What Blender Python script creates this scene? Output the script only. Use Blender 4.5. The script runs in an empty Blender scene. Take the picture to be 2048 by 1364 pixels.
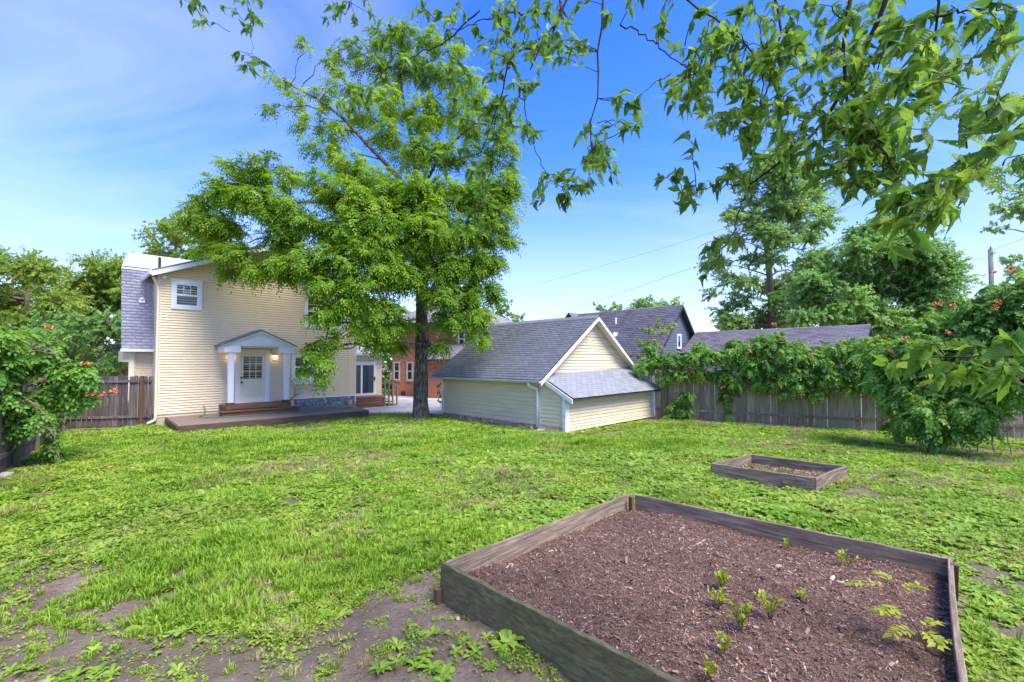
import bpy, bmesh, math, random
import numpy as np
from mathutils import Vector, Matrix, Euler

S = bpy.context.scene
C = S.collection
rng = np.random.default_rng(11)
random.seed(11)
R = math.radians

# ------------------------------------------------------------------ camera
F = 900.0                      # focal length in pixels of a 2048 wide frame
PITCH = R(1.75)
VP = 722 - F * math.tan(PITCH)
H = 2.0
cam_d = bpy.data.cameras.new('camera')
cam = bpy.data.objects.new('camera', cam_d)
C.objects.link(cam)
cam.location = (0, 0, H)
cam.rotation_euler = (R(90) + PITCH, 0, 0)
cam_d.sensor_width = 36
cam_d.lens = F / 2048 * 36
cam_d.shift_y = (VP - 682) / 2048
cam_d.clip_start = 0.05
cam_d.clip_end = 2000
S.camera = cam

# ------------------------------------------------------------------ sky, sun, exposure
SUN_AZ = Vector((0.74, -0.67)).normalized()     # towards the sun, seen from above
SUN_EL = R(57)
w = bpy.data.worlds.new('World')
S.world = w
w.use_nodes = True
nt = w.node_tree
nt.nodes.clear()
def wn(t, **k):
    n = nt.nodes.new(t)
    for a, b in k.items():
        setattr(n, a, b)
    return n
sky = wn('ShaderNodeTexSky', sky_type='NISHITA', sun_disc=False, sun_elevation=SUN_EL,
         sun_rotation=math.atan2(SUN_AZ.x, SUN_AZ.y), air_density=1.0, dust_density=0.4, ozone_density=3.0)
tc = wn('ShaderNodeTexCoord')
sep = wn('ShaderNodeSeparateXYZ')
nt.links.new(tc.outputs['Generated'], sep.inputs[0])
zc = wn('ShaderNodeMath', operation='MAXIMUM'); zc.inputs[1].default_value = 0.0
nt.links.new(sep.outputs['Z'], zc.inputs[0])
za = wn('ShaderNodeMath', operation='ADD'); za.inputs[1].default_value = 0.22
nt.links.new(zc.outputs[0], za.inputs[0])
dv = wn('ShaderNodeVectorMath', operation='DIVIDE')
nt.links.new(tc.outputs['Generated'], dv.inputs[0]); nt.links.new(za.outputs[0], dv.inputs[1])
mp = wn('ShaderNodeMapping'); mp.inputs['Rotation'].default_value = (0, 0, R(62)); mp.inputs['Scale'].default_value = (0.45, 1.1, 0.0)
mp.inputs['Location'].default_value = (7.1, 2.3, 0)
nt.links.new(dv.outputs[0], mp.inputs[0])
n1 = wn('ShaderNodeTexNoise'); n1.inputs['Scale'].default_value = 1.15; n1.inputs['Detail'].default_value = 9; n1.inputs['Roughness'].default_value = 0.56; n1.inputs['Distortion'].default_value = 1.1
nt.links.new(mp.outputs[0], n1.inputs[0])
rp = wn('ShaderNodeValToRGB'); rp.color_ramp.elements[0].position = 0.47; rp.color_ramp.elements[1].position = 0.80
rp.color_ramp.elements[1].color = (0.5, 0.5, 0.5, 1)
nt.links.new(n1.outputs[0], rp.inputs[0])
hs = wn('ShaderNodeHueSaturation'); hs.inputs['Saturation'].default_value = 1.36; hs.inputs['Value'].default_value = 0.93; hs.inputs['Hue'].default_value = 0.522
nt.links.new(sky.outputs[0], hs.inputs['Color'])
mx = wn('ShaderNodeMix', data_type='RGBA')
nt.links.new(rp.outputs[0], mx.inputs['Factor']); nt.links.new(hs.outputs[0], mx.inputs['A'])
mx.inputs['B'].default_value = (2.5, 2.65, 3.5, 1)
hz1 = wn('ShaderNodeMapRange'); hz1.inputs[1].default_value = 0.42; hz1.inputs[2].default_value = 0.0; hz1.interpolation_type = 'SMOOTHSTEP'; hz1.inputs[4].default_value = 0.72
nt.links.new(zc.outputs[0], hz1.inputs[0])
mh = wn('ShaderNodeMix', data_type='RGBA'); mh.inputs['B'].default_value = (1.75, 1.95, 2.9, 1)
nt.links.new(hz1.outputs[0], mh.inputs['Factor']); nt.links.new(mx.outputs['Result'], mh.inputs['A'])
bg = wn('ShaderNodeBackground'); bg.inputs[1].default_value = 0.15
nt.links.new(mh.outputs['Result'], bg.inputs[0])
wo = wn('ShaderNodeOutputWorld'); nt.links.new(bg.outputs[0], wo.inputs[0])

sd = bpy.data.lights.new('sun', 'SUN')
sd.energy = 2.3
sd.angle = R(32)
sd.color = (1.0, 0.95, 0.86)
sun = bpy.data.objects.new('sun', sd)
C.objects.link(sun)
sv = Vector((SUN_AZ.x * math.cos(SUN_EL), SUN_AZ.y * math.cos(SUN_EL), math.sin(SUN_EL)))
sun.rotation_euler = sv.to_track_quat('Z', 'Y').to_euler()
sun.location = (10, -10, 30)
S.view_settings.view_transform = 'Standard'
S.view_settings.look = 'None'
S.view_settings.exposure = 1.6
S.view_settings.gamma = 1.0
S.render.engine = 'CYCLES'
S.cycles.use_denoising = True
S.cycles.max_bounces = 6
S.cycles.diffuse_bounces = 3
S.cycles.glossy_bounces = 2
S.cycles.transmission_bounces = 4
S.cycles.transparent_max_bounces = 12

# ------------------------------------------------------------------ geometry of the place
q = math.sqrt(.5)
def gz(y):
    return -0.031 * (np.clip(y, 3, 16) - 3)
def at(u, v, Y):
    """point at depth Y that the photograph shows at pixel u, v"""
    x = (u - 1024) / F; y = (VP - v) / F
    r = np.array([x, math.cos(PITCH) - y * math.sin(PITCH), math.sin(PITCH) + y * math.cos(PITCH)])
    return np.array([0, 0, H]) + r * (Y / r[1])
def norm(a):
    return a / np.maximum(np.linalg.norm(a, axis=-1, keepdims=True), 1e-9)
_tab = np.random.default_rng(5).random((256, 256))
def vnoise(x, y, s=1.0, o=0):
    x = np.asarray(x) * s + 17.3 * o; y = np.asarray(y) * s + 9.1 * o
    xi = np.floor(x).astype(int); yi = np.floor(y).astype(int)
    fx = x - xi; fy = y - yi
    fx = fx * fx * (3 - 2 * fx); fy = fy * fy * (3 - 2 * fy)
    t = lambda i, j: _tab[i % 256, j % 256]
    return (t(xi, yi) * (1 - fx) + t(xi + 1, yi) * fx) * (1 - fy) + (t(xi, yi + 1) * (1 - fx) + t(xi + 1, yi + 1) * fx) * fy
def fbm(x, y, s=1.0, o=0, n=3):
    r = 0; a = 0.5; t = 0
    for k in range(n):
        r = r + a * vnoise(x, y, s * 2 ** k, o + k); t += a; a *= .5
    return r / t

# ------------------------------------------------------------------ materials
def nodemat(name):
    m = bpy.data.materials.new(name); m.use_nodes = True
    t = m.node_tree
    return m, t, t.nodes['Principled BSDF']
def N(t, ty, **k):
    n = t.nodes.new(ty)
    for a, b in k.items():
        setattr(n, a, b)
    return n
def c4(c): return (c[0], c[1], c[2], 1)
def surf(name, c1, c2, scale=4.0, rough=0.8, bump=0.2, bscale=40.0, stretch=(1, 1, 1), world=False, rnd=0.0, c3=None, spec=0.3, detail=6, lo=0.35, hi=0.68, bdist=0.01, stain=None, sscale=1.2, slo=.5, shi=.7):
    """two or three colours mixed by stretched noise, fine bump, and a shift for each object"""
    m, t, b = nodemat(name)
    co = N(t, 'ShaderNodeTexCoord'); oi = N(t, 'ShaderNodeObjectInfo')
    mpn = N(t, 'ShaderNodeMapping'); mpn.inputs['Scale'].default_value = stretch
    if world:
        ge = N(t, 'ShaderNodeNewGeometry'); t.links.new(ge.outputs['Position'], mpn.inputs[0])
    else:
        t.links.new(co.outputs['Object'], mpn.inputs[0])
        mu = N(t, 'ShaderNodeMath', operation='MULTIPLY'); mu.inputs[1].default_value = 37.0
        t.links.new(oi.outputs['Random'], mu.inputs[0])
        t.links.new(mu.outputs[0], mpn.inputs['Location'])
    no = N(t, 'ShaderNodeTexNoise'); no.inputs['Scale'].default_value = scale; no.inputs['Detail'].default_value = detail; no.inputs['Roughness'].default_value = .62
    t.links.new(mpn.outputs[0], no.inputs[0])
    r = N(t, 'ShaderNodeValToRGB'); e = r.color_ramp.elements
    e[0].position = lo; e[0].color = c4(c1); e[1].position = hi; e[1].color = c4(c2)
    if c3: x = e.new((lo + hi) / 2); x.color = c4(c3)
    t.links.new(no.outputs[0], r.inputs[0])
    col = r.outputs[0]
    if stain:
        n3 = N(t, 'ShaderNodeTexNoise'); n3.inputs['Scale'].default_value = sscale; n3.inputs['Detail'].default_value = 8; n3.inputs['Roughness'].default_value = .7
        t.links.new(mpn.outputs[0], n3.inputs[0])
        mr = N(t, 'ShaderNodeMapRange'); mr.inputs[1].default_value = slo; mr.inputs[2].default_value = shi; mr.inputs[4].default_value = stain[3]
        t.links.new(n3.outputs[0], mr.inputs[0])
        mm = N(t, 'ShaderNodeMix', data_type='RGBA'); mm.inputs['B'].default_value = c4(stain)
        t.links.new(mr.outputs[0], mm.inputs['Factor']); t.links.new(col, mm.inputs['A']); col = mm.outputs['Result']
    if rnd:
        h = N(t, 'ShaderNodeHueSaturation')
        mr = N(t, 'ShaderNodeMapRange'); mr.inputs[3].default_value = 1 - rnd; mr.inputs[4].default_value = 1 + rnd
        t.links.new(oi.outputs['Random'], mr.inputs[0]); t.links.new(mr.outputs[0], h.inputs['Value']); t.links.new(col, h.inputs['Color']); col = h.outputs[0]
    t.links.new(col, b.inputs['Base Color'])
    b.inputs['Roughness'].default_value = rough
    b.inputs['Specular IOR Level'].default_value = spec
    if bump:
        n2 = N(t, 'ShaderNodeTexNoise'); n2.inputs['Scale'].default_value = bscale; n2.inputs['Detail'].default_value = 4
        t.links.new(mpn.outputs[0], n2.inputs[0])
        bp = N(t, 'ShaderNodeBump'); bp.inputs['Strength'].default_value = bump; bp.inputs['Distance'].default_value = bdist
        t.links.new(n2.outputs[0], bp.inputs['Height']); t.links.new(bp.outputs[0], b.inputs['Normal'])
    return m
def leafmat(name, dark, mid, light, trans=0.35, rough=0.5, spec=0.3, patch=0.5, tcol=None):
    """leaf colour from the 'var' value of each leaf, plus a slow drift through the place"""
    m, t, b = nodemat(name)
    a = N(t, 'ShaderNodeAttribute', attribute_name='var')
    ge = N(t, 'ShaderNodeNewGeometry')
    no = N(t, 'ShaderNodeTexNoise'); no.inputs['Scale'].default_value = patch; no.inputs['Detail'].default_value = 3
    t.links.new(ge.outputs['Position'], no.inputs[0])
    mm = N(t, 'ShaderNodeMath', operation='MULTIPLY_ADD'); mm.inputs[1].default_value = 0.9; mm.inputs[2].default_value = -0.45
    t.links.new(no.outputs[0], mm.inputs[0])
    ad = N(t, 'ShaderNodeMath', operation='ADD', use_clamp=True)
    t.links.new(a.outputs['Fac'], ad.inputs[0]); t.links.new(mm.outputs[0], ad.inputs[1])
    r = N(t, 'ShaderNodeValToRGB'); e = r.color_ramp.elements
    e[0].position = .1; e[0].color = c4(dark); e[1].position = .95; e[1].color = c4(light); x = e.new(.5); x.color = c4(mid)
    t.links.new(ad.outputs[0], r.inputs[0])
    t.links.new(r.outputs[0], b.inputs['Base Color'])
    b.inputs['Roughness'].default_value = rough; b.inputs['Specular IOR Level'].default_value = spec
    tr = N(t, 'ShaderNodeBsdfTranslucent')
    h = N(t, 'ShaderNodeHueSaturation'); h.inputs['Value'].default_value = 1.5; h.inputs['Hue'].default_value = .485; h.inputs['Saturation'].default_value = 1.05
    t.links.new(r.outputs[0], h.inputs['Color']); t.links.new(h.outputs[0], tr.inputs[0])
    ms = N(t, 'ShaderNodeMixShader'); ms.inputs[0].default_value = trans
    t.links.new(b.outputs[0], ms.inputs[1]); t.links.new(tr.outputs[0], ms.inputs[2])
    t.links.new(ms.outputs[0], t.nodes['Material Output'].inputs[0])
    return m

M = {}
M['cream'] = surf('cream_siding', (.79, .63, .41), (.85, .69, .47), 1.5, .55, .08, 60, rnd=0.0, stain=(.60, .48, .33, .35), sscale=.9, slo=.55, shi=.8)
M['cream_old'] = surf('weathered_cream_siding', (.68, .555, .365), (.78, .655, .455), 3, .7, .25, 70, stretch=(.35, .35, 2.0), rnd=.03, stain=(.45, .38, .28, .5), sscale=1.6, slo=.56, shi=.8)
M['white'] = surf('white_paint', (.76, .76, .77), (.82, .82, .83), 3, .45, .05, 40)
M['white_old'] = surf('weathered_white_paint', (.70, .68, .64), (.80, .79, .77), 4, .6, .2, 50, stain=(.36, .33, .28, .7), sscale=5, slo=.56, shi=.72)
M['door'] = surf('cream_door_paint', (.74, .68, .53), (.78, .72, .57), 3, .4, .03, 40)
M['brown_deck'] = surf('brown_stained_wood', (.075, .045, .032), (.15, .095, .068), 5, .55, .4, 60, stretch=(.5, 6, 6), rnd=.2, spec=.4)
M['red_deck'] = surf('reddish_stained_wood', (.13, .06, .032), (.22, .11, .06), 4, .6, .4, 60, stretch=(.5, 6, 6), rnd=.15, stain=(.05, .03, .02, .8), sscale=2.5, slo=.6, shi=.7)
M['deck_top'] = surf('worn_deck_boards', (.17, .12, .088), (.28, .21, .165), 5, .6, .3, 60, stretch=(.5, 6, 6), rnd=.12, spec=.4)
M['fence_grey'] = surf('weathered_grey_fence_wood', (.075, .058, .05), (.22, .18, .16), 3.2, .85, .6, 40, stretch=(7, 7, .45), rnd=.35, c3=(.135, .105, .095), stain=(.035, .028, .03, .8), sscale=.9, slo=.5, shi=.75)
M['fence_tan'] = surf('weathered_tan_fence_wood', (.21, .165, .11), (.42, .345, .24), 3.2, .85, .6, 40, stretch=(7, 7, .45), rnd=.25, c3=(.31, .25, .17), stain=(.15, .16, .06, .6), sscale=.8, slo=.5, shi=.75)
M['fence_post'] = surf('mossy_post_wood', (.14, .13, .06), (.25, .22, .11), 4, .85, .5, 40, stretch=(6, 6, .6))
M['post_red'] = surf('reddish_post_wood', (.10, .05, .03), (.19, .10, .06), 4, .8, .5, 40, stretch=(6, 6, .6))
M['bed'] = surf('weathered_bed_board', (.17, .118, .080), (.46, .36, .26), 5, .85, .9, 50, stretch=(.55, 9, 9), rnd=.12, c3=(.30, .222, .155), stain=(.13, .094, .064, .75), sscale=1.6, slo=.50, shi=.66)
M['bed_moss'] = surf('mossy_bed_board', (.095, .088, .038), (.25, .205, .115), 6, .9, .9, 60, stretch=(1.6, 7, 7), c3=(.155, .142, .062), stain=(.32, .24, .165, .8), sscale=1.6, slo=.58, shi=.78)
M['bark'] = surf('furrowed_bark', (.05, .040, .032), (.33, .275, .22), 7, .95, 1.0, 30, stretch=(3.2, 3.2, .55), c3=(.16, .128, .10), world=True, bdist=.05, lo=.38, hi=.64)
M['bark_grey'] = surf('grey_brown_bark', (.11, .09, .06), (.27, .225, .16), 5, .95, .6, 30, stretch=(3, 3, .6), world=True, bdist=.03)
M['twig'] = surf('dark_twig_bark', (.022, .017, .013), (.075, .06, .045), 20, .9, .3, 80, world=True)
M['stem'] = surf('woody_vine_stem', (.12, .09, .06), (.28, .22, .15), 12, .9, .3, 60, world=True)
M['concrete'] = surf('driveway_concrete', (.36, .34, .32), (.52, .50, .48), .8, .8, .15, 60, world=True, stain=(.16, .13, .10, .7), sscale=.55, slo=.6, shi=.68)
M['found'] = surf('crumbling_foundation', (.26, .19, .12), (.52, .42, .30), 6, .95, .9, 20, world=True, bdist=.04, stain=(.13, .085, .05, .7), sscale=3, slo=.52, shi=.62)
M['found_tan'] = surf('tan_painted_foundation', (.46, .37, .26), (.58, .48, .35), 3, .85, .4, 25, stain=(.25, .19, .13, .5), sscale=2, slo=.5, shi=.8)
M['soffit'] = surf('beige_soffit_paint', (.60, .53, .42), (.68, .61, .50), 3, .7, .1, 40)
M['fascia_grey'] = surf('dark_grey_trim', (.03, .033, .038), (.05, .054, .06), 4, .6, .1, 40)
M['black'] = surf('black_metal', (.012, .012, .012), (.02, .02, .02), 8, .4, 0, 10, spec=.5)
M['interior'] = surf('dark_room_behind_glass', (.012, .016, .017), (.03, .036, .036), 2, .9, 0, 10)
M['blind'] = surf('white_blind_slat', (.30, .31, .32), (.36, .37, .38), 3, .6, 0, 10)
M['metal'] = surf('galvanised_metal', (.42, .42, .41), (.52, .52, .51), 6, .45, .1, 40)
M['meter'] = surf('grey_green_box_paint', (.42, .42, .34), (.48, .48, .40), 6, .5, .1, 40)
M['slate_blue'] = surf('slate_blue_siding', (.10, .125, .155), (.13, .16, .195), 3, .7, .15, 40, stretch=(.5, .5, 14))
M['hose'] = surf('green_garden_hose', (.06, .22, .15), (.08, .28, .19), 8, .4, .05, 60)
M['orange'] = surf('orange_trumpet_flower', (.62, .15, .06), (.78, .28, .12), 14, .5, .1, 60, world=True)
M['stone_l'] = surf('pale_stone', (.30, .28, .25), (.48, .45, .41), 8, .85, .4, 40)
M['cream_trim'] = surf('cream_downspout_paint', (.76, .66, .48), (.80, .70, .52), 3, .5, .05, 40)
M['pole_wood'] = surf('grey_utility_pole_wood', (.34, .33, .32), (.48, .46, .44), 5, .9, .3, 40, stretch=(5, 5, .4))
M['wire'] = surf('black_cable', (.02, .02, .022), (.03, .03, .032), 5, .6, 0, 10)

def glassmat():
    m, t, b = nodemat('window_glass')
    b.inputs['Base Color'].default_value = (.02, .03, .03, 1); b.inputs['Roughness'].default_value = .03
    fr = N(t, 'ShaderNodeFresnel'); fr.inputs[0].default_value = 1.5
    ad = N(t, 'ShaderNodeMath', operation='ADD'); ad.inputs[1].default_value = .02; t.links.new(fr.outputs[0], ad.inputs[0])
    gl = N(t, 'ShaderNodeBsdfGlossy'); gl.inputs['Roughness'].default_value = .03
    no = N(t, 'ShaderNodeTexNoise'); no.inputs['Scale'].default_value = 1.5
    bp = N(t, 'ShaderNodeBump'); bp.inputs['Strength'].default_value = .03; t.links.new(no.outputs[0], bp.inputs['Height']); t.links.new(bp.outputs[0], gl.inputs['Normal'])
    tp = N(t, 'ShaderNodeBsdfTransparent'); tp.inputs[0].default_value = (.75, .82, .80, 1)
    ms = N(t, 'ShaderNodeMixShader'); t.links.new(ad.outputs[0], ms.inputs[0]); t.links.new(tp.outputs[0], ms.inputs[1]); t.links.new(gl.outputs[0], ms.inputs[2])
    t.links.new(ms.outputs[0], t.nodes['Material Output'].inputs[0])
    return m
M['glass'] = glassmat()
def lampmat():
    m, t, b = nodemat('lit_lamp_glass')
    no = N(t, 'ShaderNodeTexNoise'); no.inputs['Scale'].default_value = 25
    r = N(t, 'ShaderNodeValToRGB'); r.color_ramp.elements[0].color = (1, .45, .12, 1); r.color_ramp.elements[1].color = (1, .85, .55, 1)
    co = N(t, 'ShaderNodeTexCoord'); t.links.new(co.outputs['Object'], no.inputs[0]); t.links.new(no.outputs[0], r.inputs[0])
    t.links.new(r.outputs[0], b.inputs['Emission Color']); b.inputs['Emission Strength'].default_value = 1.8
    return m
M['lamp'] = lampmat()

def shinglemat(name, c1, c2, rough=.85, blotch=(.5, .5, .5, 0), spec=.3):
    m, t, b = nodemat(name)
    a = N(t, 'ShaderNodeAttribute', attribute_name='var')
    r = N(t, 'ShaderNodeValToRGB'); e = r.color_ramp.elements
    e[0].color = c4(c1); e[1].color = c4(c2)
    t.links.new(a.outputs['Fac'], r.inputs[0])
    ge = N(t, 'ShaderNodeNewGeometry')
    no = N(t, 'ShaderNodeTexNoise'); no.inputs['Scale'].default_value = .55; no.inputs['Detail'].default_value = 6; no.inputs['Roughness'].default_value = .6
    t.links.new(ge.outputs['Position'], no.inputs[0])
    mr = N(t, 'ShaderNodeMapRange'); mr.inputs[1].default_value = .45; mr.inputs[2].default_value = .7; mr.inputs[4].default_value = blotch[3]
    t.links.new(no.outputs[0], mr.inputs[0])
    mm = N(t, 'ShaderNodeMix', data_type='RGBA'); mm.inputs['B'].default_value = c4(blotch)
    t.links.new(mr.outputs[0], mm.inputs['Factor']); t.links.new(r.outputs[0], mm.inputs['A'])
    n2 = N(t, 'ShaderNodeTexNoise'); n2.inputs['Scale'].default_value = 90; n2.inputs['Detail'].default_value = 2
    t.links.new(ge.outputs['Position'], n2.inputs[0])
    ov = N(t, 'ShaderNodeMix', data_type='RGBA', blend_type='OVERLAY'); ov.inputs['Factor'].default_value = .35
    t.links.new(mm.outputs['Result'], ov.inputs['A']); t.links.new(n2.outputs[0], ov.inputs['B'])
    t.links.new(ov.outputs['Result'], b.inputs['Base Color']); b.inputs['Roughness'].default_value = rough; b.inputs['Specular IOR Level'].default_value = spec
    bp = N(t, 'ShaderNodeBump'); bp.inputs['Strength'].default_value = .4; bp.inputs['Distance'].default_value = .006
    t.links.new(n2.outputs[0], bp.inputs['Height']); t.links.new(bp.outputs[0], b.inputs['Normal'])
    return m
M['sh_garage'] = shinglemat('dark_grey_asphalt_shingle', (.17, .175, .185), (.225, .23, .245), .7, (.26, .265, .28, .5), .35)
M['sh_lean'] = shinglemat('mid_grey_asphalt_shingle', (.23, .235, .25), (.29, .295, .31), .7, (.31, .315, .33, .4), .35)
M['sh_house'] = shinglemat('lavender_grey_asphalt_shingle', (.36, .36, .43), (.47, .47, .55), .75, (.29, .28, .36, .8), .3)
M['sh_glare'] = shinglemat('sky_glare_asphalt_shingle', (.46, .46, .50), (.54, .54, .57), .7, (.44, .44, .49, .5), .3)  # paler copy of the gambrel shingle, with the sky's grazing reflection painted in
M['sh_neigh'] = shinglemat('purple_grey_asphalt_shingle', (.165, .148, .162), (.25, .225, .24), .85, (.29, .26, .27, .5), .2)
M['sh_brick'] = shinglemat('pale_grey_brown_shingle', (.24, .215, .205), (.34, .31, .30), .8, (.38, .35, .34, .5), .3)

def brickmat():
    m, t, b = nodemat('red_brick_wall')
    co = N(t, 'ShaderNodeTexCoord'); mpn = N(t, 'ShaderNodeMapping'); mpn.inputs['Rotation'].default_value = (R(90), 0, 0)
    t.links.new(co.outputs['Object'], mpn.inputs[0])
    br = N(t, 'ShaderNodeTexBrick'); br.inputs['Scale'].default_value = 1.0
    br.inputs['Brick Width'].default_value = .26; br.inputs['Row Height'].default_value = .085; br.inputs['Mortar Size'].default_value = .012
    br.inputs['Color1'].default_value = (.42, .10, .045, 1); br.inputs['Color2'].default_value = (.22, .065, .045, 1); br.inputs['Mortar'].default_value = (.42, .27, .20, 1)
    br.inputs['Bias'].default_value = -.35
    t.links.new(mpn.outputs[0], br.inputs[0])
    t.links.new(br.outputs[0], b.inputs['Base Color']); b.inputs['Roughness'].default_value = .9
    bp = N(t, 'ShaderNodeBump'); bp.inputs['Strength'].default_value = .4; bp.invert = True; t.links.new(br.outputs['Fac'], bp.inputs['Height']); t.links.new(bp.outputs[0], b.inputs['Normal'])
    return m
M['brick'] = brickmat()
def rockmat():
    m, t, b = nodemat('blue_grey_rubble_stone')
    oi = N(t, 'ShaderNodeObjectInfo'); r = N(t, 'ShaderNodeValToRGB'); e = r.color_ramp.elements
    e[0].color = (.10, .12, .16, 1); e[1].color = (.33, .36, .40, 1)
    t.links.new(oi.outputs['Random'], r.inputs[0])
    co = N(t, 'ShaderNodeTexCoord'); no = N(t, 'ShaderNodeTexNoise'); no.inputs['Scale'].default_value = 14
    t.links.new(co.outputs['Object'], no.inputs[0])
    ov = N(t, 'ShaderNodeMix', data_type='RGBA', blend_type='OVERLAY'); ov.inputs['Factor'].default_value = .6
    t.links.new(r.outputs[0], ov.inputs['A']); t.links.new(no.outputs[0], ov.inputs['B']); t.links.new(ov.outputs['Result'], b.inputs['Base Color'])
    b.inputs['Roughness'].default_value = .75
    return m
M['rock'] = rockmat()
M['mortar'] = surf('grey_mortar', (.15, .16, .18), (.24, .25, .27), 10, .9, .4, 50)

def groundmat():
    m, t, b = nodemat('yard_soil')
    ge = N(t, 'ShaderNodeNewGeometry')
    n_ = N(t, 'ShaderNodeTexNoise'); n_.inputs['Scale'].default_value = 1.4; n_.inputs['Detail'].default_value = 9; n_.inputs['Roughness'].default_value = .65
    t.links.new(ge.outputs['Position'], n_.inputs[0])
    r = N(t, 'ShaderNodeValToRGB'); e = r.color_ramp.elements
    e[0].position = .3; e[0].color = (.12, .084, .055, 1); e[1].position = .72; e[1].color = (.42, .32, .225, 1); x = e.new(.5); x.color = (.25, .185, .128, 1)
    t.links.new(n_.outputs[0], r.inputs[0])
    n3 = N(t, 'ShaderNodeTexNoise'); n3.inputs['Scale'].default_value = .35; n3.inputs['Detail'].default_value = 5
    t.links.new(ge.outputs['Position'], n3.inputs[0])
    mr = N(t, 'ShaderNodeMapRange'); mr.inputs[1].default_value = .5; mr.inputs[2].default_value = .66; mr.inputs[4].default_value = .6
    t.links.new(n3.outputs[0], mr.inputs[0])
    mm = N(t, 'ShaderNodeMix', data_type='RGBA'); mm.inputs['B'].default_value = (.11, .13, .045, 1)
    t.links.new(mr.outputs[0], mm.inputs['Factor']); t.links.new(r.outputs[0], mm.inputs['A'])
    t.links.new(mm.outputs['Result'], b.inputs['Base Color'])
    b.inputs['Roughness'].default_value = .85; b.inputs['Specular IOR Level'].default_value = .35
    n2 = N(t, 'ShaderNodeTexNoise'); n2.inputs['Scale'].default_value = 22; n2.inputs['Detail'].default_value = 8; n2.inputs['Roughness'].default_value = .7
    t.links.new(ge.outputs['Position'], n2.inputs[0])
    bp = N(t, 'ShaderNodeBump'); bp.inputs['Strength'].default_value = 1.0; bp.inputs['Distance'].default_value = .06
    t.links.new(n2.outputs[0], bp.inputs['Height']); t.links.new(bp.outputs[0], b.inputs['Normal'])
    return m
M['soil'] = groundmat()
M['mulch_soil'] = surf('damp_mulch_soil', (.08, .045, .028), (.20, .125, .085), 14, .95, 1.0, 60, world=True, bdist=.03)
def mulchmat():
    m, t, b = nodemat('shredded_bark_mulch')
    a = N(t, 'ShaderNodeAttribute', attribute_name='var')
    r = N(t, 'ShaderNodeValToRGB'); e = r.color_ramp.elements
    e[0].position = 0; e[0].color = (.06, .030, .024, 1); e[1].position = 1; e[1].color = (.56, .45, .36, 1)
    for p, c in ((.3, (.16, .082, .056)), (.6, (.30, .165, .12)), (.85, (.42, .28, .21))):
        x = e.new(p); x.color = c4(c)
    t.links.new(a.outputs['Fac'], r.inputs[0])
    ge = N(t, 'ShaderNodeNewGeometry'); no = N(t, 'ShaderNodeTexNoise'); no.inputs['Scale'].default_value = 1.1; no.inputs['Detail'].default_value = 3
    t.links.new(ge.outputs['Position'], no.inputs[0])
    mr = N(t, 'ShaderNodeMapRange'); mr.inputs[1].default_value = .35; mr.inputs[2].default_value = .65; mr.inputs[3].default_value = .75; mr.inputs[4].default_value = 1.25
    t.links.new(no.outputs[0], mr.inputs[0])
    h = N(t, 'ShaderNodeHueSaturation'); t.links.new(mr.outputs[0], h.inputs['Value']); t.links.new(r.outputs[0], h.inputs['Color'])
    t.links.new(h.outputs[0], b.inputs['Base Color']); b.inputs['Roughness'].default_value = .85
    return m
M['mulch'] = mulchmat()

M['leaf_main'] = leafmat('bright_compound_leaf', (0.07, 0.165, 0.01), (0.175, 0.335, 0.022), (0.36, 0.5, 0.05), 0.5, .5, .3, .35)
M['leaf_vine'] = leafmat('trumpet_vine_leaf', (0.075, 0.19, 0.032), (0.17, 0.36, 0.05), (0.33, 0.48, 0.085), 0.45, .45, .4, .6)
M['leaf_far'] = leafmat('pale_tree_leaf', (0.16, 0.28, 0.085), (0.27, 0.44, 0.135), (0.42, 0.55, 0.19), 0.5, .6, .2, .3)
M['leaf_far_y'] = leafmat('yellow_green_tree_leaf', (.14, .235, .04), (.25, .375, .06), (.40, .50, .10), .45, .6, .2, .3)
M['leaf_dense'] = leafmat('deep_green_tree_leaf', (0.11, 0.24, 0.065), (0.21, 0.39, 0.105), (0.34, 0.52, 0.15), 0.5, .55, .25, .35)
M['leaf_young'] = leafmat('yellow_green_seedling_leaf', (.16, .23, .015), (.30, .38, .02), (.46, .50, .04), .35, .45, .35, 2.0)
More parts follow.
